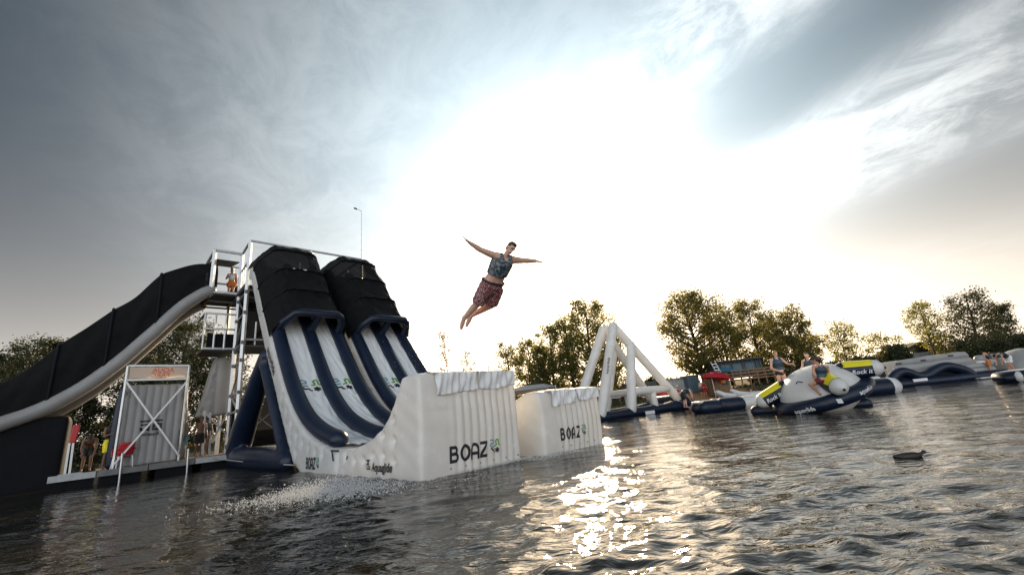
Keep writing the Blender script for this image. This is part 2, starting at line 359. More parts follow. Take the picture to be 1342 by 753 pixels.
# ================================================================== SETTING
# ---- water: one sheet, waves as geometry near, finer ripples in the material
def water():
    m = bpy.data.materials.new('lake_water'); m.use_nodes = True; nt = m.node_tree; N = nt.nodes; L = nt.links
    b = N['Principled BSDF']; b.inputs['Base Color'].default_value = (.016, .014, .008, 1); b.inputs['Roughness'].default_value = .022; b.inputs['IOR'].default_value = 1.333
    geo = N.new('ShaderNodeNewGeometry')
    def nz(sc_, st, rot, det):
        mp = N.new('ShaderNodeMapping'); mp.inputs['Scale'].default_value = st; mp.inputs['Rotation'].default_value = (0, 0, rot); L.new(geo.outputs['Position'], mp.inputs[0])
        n = N.new('ShaderNodeTexNoise'); n.inputs['Scale'].default_value = sc_; n.inputs['Detail'].default_value = det; n.inputs['Roughness'].default_value = .55; n.inputs['Distortion'].default_value = .5
        L.new(mp.outputs[0], n.inputs['Vector']); return n.outputs[0]
    gm = N.new('ShaderNodeMapRange'); L.new(nz(.22, (.7, 1.5, 1), .3, 3), gm.inputs[0]); gm.inputs[1].default_value = .36; gm.inputs[2].default_value = .64; gm.inputs[3].default_value = .30; gm.inputs[4].default_value = 1.25; gust = gm.outputs[0]   # calm and ruffled patches
    prev = None
    for sc_, st, rot, det, dist in ((1.4, (.5, 1.3, 1), .12, 4, .070), (4.6, (.55, 1.35, 1), -.2, 3, .024), (13.0, (.7, 1.3, 1), .3, 2, .004)):
        bp = N.new('ShaderNodeBump'); bp.inputs['Strength'].default_value = 1.0; bp.inputs['Distance'].default_value = dist
        L.new(nz(sc_, st, rot, det), bp.inputs['Height']); L.new(gust, bp.inputs['Strength'])
        if prev is not None: L.new(prev, bp.inputs['Normal'])
        prev = bp.outputs[0]
    L.new(prev, b.inputs['Normal']); M['water'] = m
    g = 1.0085; rs = [0.45]
    while rs[-1] < 75: rs.append(rs[-1] * g)
    rs += [110, 170, 280, 500, 1000, 2500]
    rs = np.array(rs)
    fine_a = np.linspace(R(90 - 64), R(90 + 64), 640, endpoint=False); coarse = np.linspace(R(90 + 64), R(360 + 90 - 64), 90, endpoint=False)
    an = np.concatenate([fine_a, coarse])
    Rg, Ag = np.meshgrid(rs, an, indexing='ij'); X = Rg * np.cos(Ag); Y = Rg * np.sin(Ag); Z = np.zeros_like(X)
    sp = Rg * (g - 1); rg = np.random.default_rng(3)
    for k in range(90):
        lam = math.exp(rg.uniform(math.log(.10), math.log(1.15))); a = R(-96) + rg.normal(0, .62); ph = rg.uniform(0, 6.283)
        amp = lam * .0047 * rg.uniform(.5, 1.5) * (1.0 if lam < .5 else .66)
        w = np.clip((lam / sp - 4) / 5, 0, 1)
        q = (X * math.cos(a) + Y * math.sin(a)) * 2 * math.pi / lam + ph + .6 * np.sin(X * .7 / lam * .6 + k) 
        Z += w * amp * 1.25 * (2 * np.exp(np.sin(q) - 1) - .92)
    patch = .72 + .52 * np.sin(X * .33 + .8 * np.sin(Y * .21)) * np.sin(Y * .27 + 1.1)
    Z *= patch
    # churned water under the big slide
    d2 = (X + 3.3) ** 2 + ((Y - 8.0) * .9) ** 2
    Z += np.exp(-d2 / 2.2) * .035 * np.sin(X * 17 + 3 * np.sin(Y * 9)) * np.sin(Y * 15 + X * 5)
    nr, na = X.shape; V = np.stack([X, Y, Z], -1).reshape(-1, 3)
    V = np.vstack([V, [[0, 0, 0]]]); i = np.arange(nr - 1)[:, None] * na; j = np.arange(na)[None, :]; j2 = (j + 1) % na
    F = np.stack([i + j, i + na + j, i + na + j2, i + j2], -1).reshape(-1, 4)
    me = bpy.data.meshes.new('water'); nv = len(V); nf = len(F); tri = np.stack([np.full(na, nv - 1), np.arange(na), (np.arange(na) + 1) % na], -1)
    me.vertices.add(nv); me.vertices.foreach_set('co', V.ravel()); nl = nf * 4 + na * 3; me.loops.add(nl)
    me.loops.foreach_set('vertex_index', np.concatenate([F.ravel(), tri.ravel()]).astype(np.int32)); me.polygons.add(nf + na)
    me.polygons.foreach_set('loop_start', np.concatenate([np.arange(nf) * 4, nf * 4 + np.arange(na) * 3]).astype(np.int32))
    me.update(calc_edges=True); me.validate(); me.shade_smooth(); me.materials.append(m)
    o = bpy.data.objects.new('water', me); C.objects.link(o); o['kind'] = 'structure'
water()

# ---- far shore
def shore_y(x): return 39.5 + 2.2 * math.sin(x * .11) + .9 * math.sin(x * .37 + 1) + (0.0 if x > -6 else min(10, (-6 - x) * .35))
def land_z(x, y):
    d = y - shore_y(x)
    return min(.75, .42 * d) + max(0, min(1.1, (d - 4) * .09)) + .12 * math.sin(x * .5) * math.sin(y * .4) if d > -3 else -.9
def mat_land():
    m = bpy.data.materials.new('shore_ground'); m.use_nodes = True; nt = m.node_tree; N = nt.nodes; L = nt.links; b = N['Principled BSDF']; b.inputs['Roughness'].default_value = .95
    geo = N.new('ShaderNodeNewGeometry'); n = N.new('ShaderNodeTexNoise'); n.inputs['Scale'].default_value = .9; n.inputs['Detail'].default_value = 7; L.new(geo.outputs['Position'], n.inputs['Vector'])
    r = N.new('ShaderNodeValToRGB'); e = r.color_ramp.elements; e[0].position = .38; e[0].color = (.060, .058, .020, 1); e[1].position = .62; e[1].color = (.11, .085, .034, 1); L.new(n.outputs[0], r.inputs[0])
    # worn sand of the beach near the huts
    sx = N.new('ShaderNodeSeparateXYZ'); L.new(geo.outputs['Position'], sx.inputs[0])
    d = N.new('ShaderNodeVectorMath'); d.operation = 'DISTANCE'; L.new(geo.outputs['Position'], d.inputs[0]); d.inputs[1].default_value = (17.5, 42.0, .6)
    mr = N.new('ShaderNodeMapRange'); mr.inputs[1].default_value = 5.2; mr.inputs[2].default_value = 3.4; L.new(d.outputs['Value'], mr.inputs[0])
    mx = N.new('ShaderNodeMix'); mx.data_type = 'RGBA'; L.new(mr.outputs[0], mx.inputs[0]); L.new(r.outputs[0], mx.inputs[6]); mx.inputs[7].default_value = (.34, .19, .095, 1)
    L.new(mx.outputs[2], b.inputs['Base Color'])
    bp = N.new('ShaderNodeBump'); bp.inputs['Distance'].default_value = .08; L.new(n.outputs[0], bp.inputs['Height']); L.new(bp.outputs[0], b.inputs['Normal']); return m
xs = np.concatenate([np.linspace(-420, -72, 20), np.linspace(-70, 70, 190), np.linspace(72, 420, 20)]); ds = np.concatenate([np.linspace(-3, 14, 36), np.array([18, 24, 32, 45, 70, 120, 250, 600])])
mb = MB(); V = [(x, shore_y(x) + d, land_z(x, shore_y(x) + d)) for d in ds for x in xs]; nx = len(xs)
mb.add(V, [(j * nx + i, j * nx + i + 1, (j + 1) * nx + i + 1, (j + 1) * nx + i) for j in range(len(ds) - 1) for i in range(nx - 1)])
o = mb.build('shore', mat_land()); o['kind'] = 'structure'

# grass on the bank: too fine to count
rg = np.random.default_rng(11); gv = []; gf = []
for k in range(9000):
    x = rg.uniform(-14, 62) if k % 3 else rg.uniform(-60, -10); d = abs(rg.normal(0, 2.2)) + .3; y = shore_y(x) + d
    if 12.7 < x < 21.5 and d < 4.6 and not (x < 14.2 and d < 1.2): continue
    z = land_z(x, y) - .03; h = rg.uniform(.12, .42); a = rg.uniform(0, 6.28); w = .05 + .03 * rg.random(); dx, dy = math.cos(a) * w, math.sin(a) * w; lx, ly = rg.normal(0, .12, 2); q = len(gv)
    gv += [(x - dx, y - dy, z), (x + dx, y + dy, z), (x + lx, y + ly, z + h)]; gf.append((q, q + 1, q + 2))
o = mk('bank_grass', gv, gf, M['leaf_dark'], smooth=False); o['kind'] = 'stuff'; o['label'] = 'rough grass along the far bank'; o['category'] = 'grass'

# ---- trees: tapered trunk and limbs, crown of many small leaves gathered in clumps
def tree(name, label, base, h, rad, nleaf, seed, leaf='leaf', trunk_r=None, lean=(0, 0), low=.22, shape='round', lsize=.26, cat='tree', group='trees on the far bank', bark='bark', clumps=60, gap=1.0):
    rg = np.random.default_rng(seed); base = np.array(base, float); t = thing(name, label, cat, base, group)
    tr = trunk_r or .018 * h + .05; mb = MB()
    top = base + np.array([lean[0], lean[1], h * .93]); n = 9; P = []
    for k in range(n + 1):
        s = k / n; P.append(base * (1 - s) + top * s + np.array([math.sin(s * 5 + seed) * .018 * h * s, math.cos(s * 4 + seed) * .018 * h * s, -.15 if k == 0 else 0]))
    mb.tube(P, [tr * (1.25 if k == 0 else 1 - .88 * k / n) for k in range(n + 1)], 8, cap=False)
    def axis(s): q = s * n; k = min(n - 1, int(q)); return P[k] + (P[k + 1] - P[k]) * (q - k)
    def prof(s):                                        # crown radius at height share s
        x = (s - low) / (1 - low)
        if x < 0: return 0
        if shape == 'round': return rad * max(.12, math.sin(math.pi * min(1, x * .86 + .10)) ** .65)
        if shape == 'cone': return rad * (.25 + .75 * (1 - x)) * min(1, x * 6 + .3)
        return rad * max(.15, math.sin(math.pi * min(1, x * .9 + .06)) ** .9)
    cc = []; L = []
    for k in range(clumps):
        s = low + (1 - low) * (k + rg.random()) / clumps; s = min(s, .985)
        a = k * 2.39996 + rg.normal(0, .5); r = prof(s) * rg.uniform(.45, 1.05); o0 = axis(max(low * .75, s - .10 - .10 * rg.random()))
        e = axis(s) + np.array([math.cos(a) * r, math.sin(a) * r, rg.normal(0, .02) * h + r * .12])
        mid = (o0 + e) / 2 + np.array([rg.normal(0, .05) * r, rg.normal(0, .05) * r, -.06 * r]); br = max(.018, tr * .34 * (1 - s) + .012 * r)
        mb.tube([o0, mid, e], [br, br * .62, br * .22], 5, cap=False)
        for q in range(3):
            f = rg.uniform(.35, 1.0); p = (mid + (e - mid) * (f - .35) / .65); d = nrm(rg.normal(0, 1, 3) + np.array([math.cos(a), math.sin(a), .5])); ln = rg.uniform(.25, .6) * (.35 + .16 * rad) * 1.4
            mb.tube([p, p + d * ln], [br * .35, .006], 4, cap=False); cc.append((p + d * ln, ln))
        cc.append((e, .5))
    mb.build('trunk', M[bark], t)
    if nleaf:
        cs = np.array([c[0] for c in cc]); w = rg.uniform(.15, 1, len(cs)) ** (1.5 * gap); w /= w.sum(); idx = rg.choice(len(cs), nleaf, p=w)
        sg = (.20 + .085 * rad) * rg.uniform(.6, 1.3, len(cs)) * .8
        ctr = cs[idx] + rg.normal(0, 1, (nleaf, 3)) * sg[idx][:, None] * np.array([1, 1, .8])
        ctr[:, 2] = np.maximum(ctr[:, 2], base[2] + low * h * .55)
        a = rg.normal(0, 1, (nleaf, 3)); a /= np.linalg.norm(a, axis=1)[:, None]; b = rg.normal(0, 1, (nleaf, 3)); b -= a * (a * b).sum(1)[:, None]; b /= np.linalg.norm(b, axis=1)[:, None]
        sz = lsize * rg.uniform(.55, 1.25, nleaf)[:, None]; a *= sz * .5; b *= sz * .34
        V = np.stack([ctr - a, ctr + b + a * .1, ctr + a, ctr - b + a * .1], 1).reshape(-1, 3) - base
        me = bpy.data.meshes.new('crown'); F = np.arange(nleaf * 4).reshape(-1, 4); me.from_pydata(V.tolist(), [], F.tolist()); me.materials.append(M[leaf])
        o = bpy.data.objects.new('crown', me); C.objects.link(o); o.parent = t
    return t
def gtree(px, py_top, Y, rad, label, nleaf, seed, px_base=None, name='broadleaf_tree', **k):
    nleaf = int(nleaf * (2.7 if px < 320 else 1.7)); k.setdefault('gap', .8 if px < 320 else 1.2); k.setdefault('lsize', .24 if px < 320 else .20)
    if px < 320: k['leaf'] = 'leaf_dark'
    top = gy(px, py_top, Y); xb = top[0] if px_base is None else gy(px_base, py_top + 100, Y)[0]
    b = np.array([xb, Y, land_z(xb, Y)]); return tree(name, label, b, top[2] - b[2], rad, nleaf, seed, lean=(top[0] - xb, 0), **k)
# behind the tower on the left
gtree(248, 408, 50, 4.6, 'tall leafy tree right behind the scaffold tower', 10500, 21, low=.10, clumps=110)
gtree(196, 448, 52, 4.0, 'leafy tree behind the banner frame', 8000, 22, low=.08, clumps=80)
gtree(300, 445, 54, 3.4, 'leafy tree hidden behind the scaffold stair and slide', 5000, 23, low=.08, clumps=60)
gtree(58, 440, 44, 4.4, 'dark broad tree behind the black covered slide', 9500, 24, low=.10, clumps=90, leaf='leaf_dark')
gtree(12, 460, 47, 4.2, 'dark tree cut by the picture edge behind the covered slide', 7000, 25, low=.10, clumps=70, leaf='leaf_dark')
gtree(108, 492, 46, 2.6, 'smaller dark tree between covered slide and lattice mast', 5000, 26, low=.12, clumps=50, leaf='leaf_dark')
gtree(150, 548, 49, 2.6, 'low feathery shrub behind the man in yellow shorts', 3500, 27, name='shrub', low=.02, clumps=40, leaf='leaf_dark', cat='shrub', lsize=.2)
# sparse ones in the middle
gtree(582, 427, 50, 1.25, 'thin tree with sparse dry leaves above the tall ramp', 620, 31, low=.30, clumps=26, leaf='leaf_dry', bark='bark_pale', lsize=.2, trunk_r=.07)
gtree(611, 455, 50, .95, 'slim half leafy tree between the two thin bare trees', 620, 32, low=.25, clumps=20, leaf='leaf_olive', bark='bark_pale', lsize=.2, trunk_r=.06)
gtree(638, 446, 51, 1.0, 'bare pale leafless tree above the tall ramp', 0, 33, low=.25, clumps=34, bark='bark_pale', trunk_r=.06)
gtree(563, 458, 51, .9, 'bare wispy leafless sapling beside the slide edge', 0, 34, low=.2, clumps=26, bark='bark_pale', trunk_r=.04)
# middle clump
gtree(762, 384, 47, 4.0, 'tallest full tree of the clump behind the white climbing frame', 11500, 41, low=.06, clumps=120, leaf='leaf_olive')
gtree(716, 418, 47, 2.3, 'pointed tree with olive leaves left of the tallest in its clump', 5600, 42, low=.06, clumps=70, leaf='leaf_olive', shape='tall')
gtree(690, 440, 48, 2.0, 'olive leaved tree in the clump behind the small ramp', 4300, 43, low=.05, clumps=55, leaf='leaf_olive')
gtree(663, 446, 49, 1.9, 'outermost loose olive tree of the clump beside the bare tree', 3300, 44, low=.05, clumps=44, leaf='leaf_olive')
gtree(738, 404, 49, 2.6, 'olive leaved tree just left of the tallest in the clump behind the small ramp', 5600, 46, low=.05, clumps=70, leaf='leaf_olive')
gtree(702, 452, 46, 1.9, 'short loose tree in front of the clump behind the small ramp', 3300, 47, low=.03, clumps=44, leaf='leaf')
gtree(793, 420, 50, 2.3, 'leafy tree seen through the top of the climbing frame', 4400, 45, low=.06, clumps=55, leaf='leaf')
# right clump behind the huts
gtree(893, 375, 47, 4.3, 'biggest round crowned tree beside the red parasol', 13000, 51, low=.19, clumps=130, px_base=917)
gtree(935, 396, 49, 2.7, 'leafy tree just right of the biggest round tree', 5600, 52, low=.15, clumps=64)
gtree(975, 388, 48, 3.0, 'tall tree with pointed top behind the dark hut', 7600, 53, low=.12, clumps=84)
gtree(1025, 402, 48, 2.7, 'tall tree behind the woman standing on the rocker', 6600, 54, low=.10, clumps=74)
gtree(1052, 436, 50, 1.8, 'slender tree beside the tall one behind the rocker', 3000, 55, low=.10, clumps=36)
gtree(1000, 420, 51, 2.2, 'leafy tree filling the gap behind the hut', 4000, 56, low=.08, clumps=44, leaf='leaf_olive')
gtree(1093, 420, 50, 2.3, 'open crowned tree with gaps behind the seated rider', 2100, 57, low=.16, clumps=60, leaf='leaf_olive', gap=1.6, trunk_r=.10)
gtree(1153, 436, 50, 1.9, 'small thin tree with few leaves beside the clipped bush', 900, 58, low=.25, clumps=34, leaf='leaf_olive', trunk_r=.07, gap=1.8)
gtree(1168, 456, 48, 1.3, 'dense dark clipped bush beside the white wave slide', 4200, 59, name='shrub', low=.02, clumps=46, leaf='leaf_dark', cat='shrub', lsize=.22)
gtree(1130, 470, 49, 1.6, 'low dark bush behind the rocker horn', 2600, 60, name='shrub', low=.02, clumps=34, leaf='leaf_dark', cat='shrub')
gtree(1200, 392, 49, 1.9, 'wind bent tree leaning over the white wave slide', 1900, 61, low=.34, clumps=58, leaf='leaf_olive', px_base=1236, gap=1.5, trunk_r=.13)
gtree(1228, 440, 50, 1.4, 'small loose tree at the foot of the wind bent tree', 1300, 62, low=.10, clumps=34, leaf='leaf_olive')
gtree(1262, 378, 48, 2.7, 'tall dark tree behind the wave slide steps', 4000, 63, low=.14, clumps=90, leaf='leaf_dark', px_base=1290)
gtree(1311, 394, 49, 1.5, 'narrow dark tree beside the tall one behind the steps', 3300, 64, low=.12, clumps=52, leaf='leaf_dark', px_base=1320)
for k, (px, py, Y, rad, nl, lab) in enumerate([(1275, 450, 45, 2.6, 5200, 'dark hedge bush behind the wave slide'), (1312, 446, 45, 2.6, 5200, 'dark hedge bush behind the bending bathers'), (1342, 440, 46, 3.0, 5600, 'dark hedge bush at the end of the bank'),
        (1010, 492, 44, 1.9, 3800, 'dark bush behind the fence of the hut'), (1040, 490, 45, 1.9, 3600, 'dark bush under the trees behind the rocker'), (1070, 484, 46, 1.8, 3200, 'dark bush between the trees behind the seated rider'), (1100, 478, 47, 1.8, 3000, 'dark bush below the open crowned tree'),
        (860, 496, 52, 1.7, 2400, 'round far bush behind the climbing frame'), (880, 500, 52, 1.6, 2200, 'round far bush behind the beach cabins'), (806, 512, 50, 2.0, 2600, 'low bush seen between the legs of the climbing frame')]):
    gtree(px, py, Y, rad, lab, nl, 80 + k, name='shrub', low=.02, clumps=34, leaf='leaf_dark', cat='shrub', group='bushes on the far bank')
gtree(1332, 420, 52, 1.0, 'bare branched tree at the far end of the bank', 0, 71, low=.3, clumps=34, trunk_r=.06)
gtree(1126, 452, 52, .9, 'bare twiggy sapling beside the open crowned tree', 0, 72, low=.2, clumps=26, trunk_r=.04, bark='bark_pale')

# ================================================================== THE BIG SLIDES
PT = [(-21.6, 8.75), (-21.0, 8.55), (-20.2, 7.80), (-18.84, 6.16), (-17.34, 4.46), (-16.4, 3.40), (-15.56, 2.52), (-14.6, 1.72), (-13.72, 1.20), (-12.9, .90), (-12.18, .72), (-11.5, .60), (-11.0, .56)]
PB = [(-21.6, 8.05), (-21.2, 7.95), (-19.6, 5.95), (-17.9, 3.95), (-16.75, 2.78), (-15.9, 1.80), (-15.03, .90), (-14.3, .18), (-13.6, -.10), (-11.0, -.12)]
def smooth_poly(P, n):                                    # resample a polyline as a smooth curve
    P = np.array(P, float); t = np.concatenate([[0], np.cumsum(np.linalg.norm(np.diff(P, axis=0), axis=1))]); q = np.linspace(0, t[-1], n); out = []
    Tn = np.gradient(P, t, axis=0)
    for x in q:
        k = min(len(t) - 2, int(np.searchsorted(t, x, 'right') - 1)); h = t[k + 1] - t[k]; s = (x - t[k]) / h
        out.append((2 * s**3 - 3 * s**2 + 1) * P[k] + (s**3 - 2 * s**2 + s) * h * Tn[k] + (-2 * s**3 + 3 * s**2) * P[k + 1] + (s**3 - s**2) * h * Tn[k + 1])
    return np.array(out)
TOPC = smooth_poly(PT, 70)
def top_z(u): return float(np.interp(u, TOPC[:, 0], TOPC[:, 1]))
def dimple(co, nr, pts, depth, sig):
    for p in pts:
        d2 = ((co - np.array(p)) ** 2).sum(1); co -= nr * (depth * np.exp(-d2 / (2 * sig * sig)))[:, None]
    return co
def big_slide(v0, v1, label, letters, seed):
    t = thing('inflatable_slide', label, 'slide', W(-16.5, (v0 + v1) / 2, 0), 'twin inflatable slides'); rg = np.random.default_rng(seed)
    poly = [tuple(q) for q in TOPC] + [tuple(q) for q in PB[::-1]]
    mb = MB(); mb.prism(poly, W(0, v0, 0), UD, ZD, VD * (v1 - v0)); co, f, nr = remesh(mb, .085, 8)
    pts = []
    for u in np.arange(-15.6, -11.6, .52):
        for q in (.30, .72):
            zb = max(-.1, float(np.interp(u, [a[0] for a in PB], [a[1] for a in PB])))
            z = zb + (top_z(u) - zb) * q
            if u > -13.6 and q < .5: continue
            pts += [W(u, v0, z), W(u, v1, z)]
    co = dimple(co, nr, pts, .06, .075)
    mk('body', co, f, M['pvc_white'], t); bv = bvh_of(co, f)
    vm = (v0 + v1) / 2; vl = [v0 + .30, vm + .04, v1 - .24]
    # lanes: two wet sheets with creases running down them
    for a, b in ((vl[0], vl[1]), (vl[1], vl[2])):
        us = TOPC[TOPC[:, 0] > -21.2]; nn = 110; us = us[np.linspace(0, len(us) - 1, 70).astype(int)]
        ph = rg.uniform(0, 6, 4); mb = MB()
        def fn(i, j):
            q = j * (len(us) - 1); k = min(len(us) - 2, int(q)); p = us[k] + (us[k + 1] - us[k]) * (q - k); s = a + .10 + (b - a - .20) * i
            e = min(i, 1 - i); wr = .014 * math.sin(j * 60 + ph[0] + 5 * i) * math.exp(-e * 9) + .008 * math.sin(i * 22 + 3 * math.sin(j * 13 + ph[1]) + ph[2]) + .010 * math.sin(j * 95 + 7 * math.sin(i * 5 + ph[3])) * (.3 + j)
            return W(p[0] + .6 * (.035 + wr), s, p[1] + .075 + wr)
        mb.grid(fn, 22, 150); ln = mb.build('lane', M['pvc_lane'], t); lb = bvh_of(mb.v, mb.f)
        uc = -15.62 + (0.0 if a == vl[0] else -.02); sl = np.array([0.62, -0.78]); c = (a + b) / 2
        ax = VD * .60; dn = UD * .70 - ZD * .714; org = W(uc + .30, c - .36, top_z(uc + .30)) + 0
        logo(org, ax, -dn * .62, lb, t, .12)
    # navy rails
    for k, v in enumerate(vl):
        P = [W(p[0], v, p[1] + .17) for p in TOPC if -21.0 < p[0] < (-11.45, -11.25, -11.45)[k]]; mb = MB(); mb.tube(P, .235, 16)
        mb.build('rail', M['pvc_navy'], t)
    # arch at the lower edge of the cover
    def fr(u):                                            # frame on the slope: point, normal
        z = top_z(u); z2 = top_z(u + .05); tn = nrm([.05, z2 - z]); return np.array([u, z]), np.array([-tn[1], tn[0]])
    ua = -17.55; p, n = fr(ua)
    def at(v, hh, u=None):
        q, m = fr(ua if u is None else u); return W(q[0] + m[0] * hh, v, q[1] + m[1] * hh)
    ar = [at(vl[0] - .08, .15), at(vl[0] + .06, .62), at(vl[0] + .36, 1.06), at(vl[0] + .62, 1.12), at(vl[2] - .30, 1.12), at(vl[2] - .17, 1.04), at(vl[2] - .02, .70), at(vl[2], .15)]
    A = MB(); A.tube(ar, .15, 12); A.build('arch', M['pvc_navy'], t)
    A = MB(); A.tube([at(vl[1], .2), at(vl[1] + .10, 1.08)], [.17, .12], 10); A.build('arch_post', M['pvc_navy'], t)
    # mesh cover in stretched panels between hoops
    secs = [(-17.50, -18.62), (-18.56, -19.62), (-19.56, -20.66), (-20.60, -21.9)]
    def prof(w, hh, sag):                                 # cover outline from left foot over the top to right foot
        a = vl[0] - .30; b = vl[2] + .26
        P = [(a, -.04), (a + .05, .34), (a + .28, .74), (a + .56, hh - .02), (a + .80, hh + .06), ((a + b) / 2, hh + .09 - sag), (b - .66, hh + .06), (b - .44, hh - .02), (b - .16, .66), (b - .02, .28), (b, -.04)]
        return P
    for si, (ulo, uhi) in enumerate(secs):
        mb = MB(); ph = rg.uniform(0, 6, 3); nS, nT = 40, 16; base_h = 1.10 + .02 * si
        def fn(i, j):
            u = ulo + (uhi - ulo) * j; P = prof(0, base_h - .07 * math.sin(math.pi * j) ** .7 + (.04 if j < .02 and si else 0), .05 * math.sin(math.pi * j)); q = i * (len(P) - 1); k = min(len(P) - 2, int(q)); s = q - k
            v = P[k][0] + (P[k + 1][0] - P[k][0]) * s; hh = P[k][1] + (P[k + 1][1] - P[k][1]) * s
            wr = .030 * math.sin(i * 34 + 2.5 * math.sin(j * 4 + ph[0]) + ph[1]) * math.sin(math.pi * j) + .018 * math.sin(i * 70 + j * 6 + ph[2])
            hh += wr * (1 if .12 < i < .88 else .3); v += (.04 * math.sin(math.pi * j) * (1 if i < .5 else -1)) * math.sin(math.pi * min(1, abs(i - .5) * 2))
            if u < -21.0:                                  # level roof over the platform end
                q2, m2 = fr(-21.0); d = -21.0 - u; return W(q2[0] + .70 * hh - d, v, max(8.05, q2[1] + .72 * hh + .12 * d))
            return at(v, hh, u)
        mb.grid(fn, nS, nT); mb.build('cover_panel', M['mesh_cover'], t)
    for u in (-18.6, -19.6, -20.63):                      # hoops that hold the cover up
        P = prof(0, 1.10, 0); mb = MB(); mb.tube([at(a, b - .02, u) for a, b in P], .045, 6, cap=False); mb.build('cover_hoop', M['pvc_dark'], t)
    # side trestles
    for v in (v0 + .10, v1 - .10):
        mb = MB(); ap = (-18.0, 3.95); 
        mb.tube([W(ap[0], v, ap[1]), W(-18.9, v, 3.2), W(-20.6, v, 1.6), W(-21.6, v, .55)], [.30, .36, .44, .46], 14)
        mb.tube([W(-22.4, v, .26), W(-20, v, .30), W(-17, v, .30), W(-14.9, v, .24)], [.40, .42, .40, .30], 14)
        mb.tube([W(-18.1, v, 3.7), W(-16.9, v, 2.3), W(-15.6, v, .8), W(-14.9, v, .2)], [.26, .24, .22, .22], 12)
        co2, f2, _ = remesh(mb, .08, 4); mk('trestle', co2, f2, M['pvc_navy'], t)
    if letters:
        word_boaz(on_v(401, 614.0, v0) - VD * .02, (UD * .200), ZD * .305, bv, t, .20)
        d = nrm(on_v(358, 480, v0) - on_v(349.5, 446, v0)); text_on('aquaglide', on_v(350.5, 459, v0), d * .40, np.cross(-VD, d) * .40 * np.sign(np.cross(-VD, d)[2]), bv, M['print_dark'], 'maker_lettering', t)
    # deflation strap and valve near the joint with the ramp
    if letters:
        mb = MB(); mb.tube([on_v(434, 590, v0 - .03), on_v(443, 590.5, v0 - .03), on_v(443.5, 591, v0 - .03)], .022, 6); mb.tube([on_v(435, 590, v0 - .03), on_v(436.5, 603, v0 - .03)], .02, 6); mb.build('strap', M['rubber'], t)
    return t
big_slide(4.36, 7.14, 'tall white slide with navy rails and black cover, whose side is lettered BOAZ', True, 5)
big_slide(7.40, 10.14, 'tall white slide with navy rails and black cover behind the lettered one', False, 6)

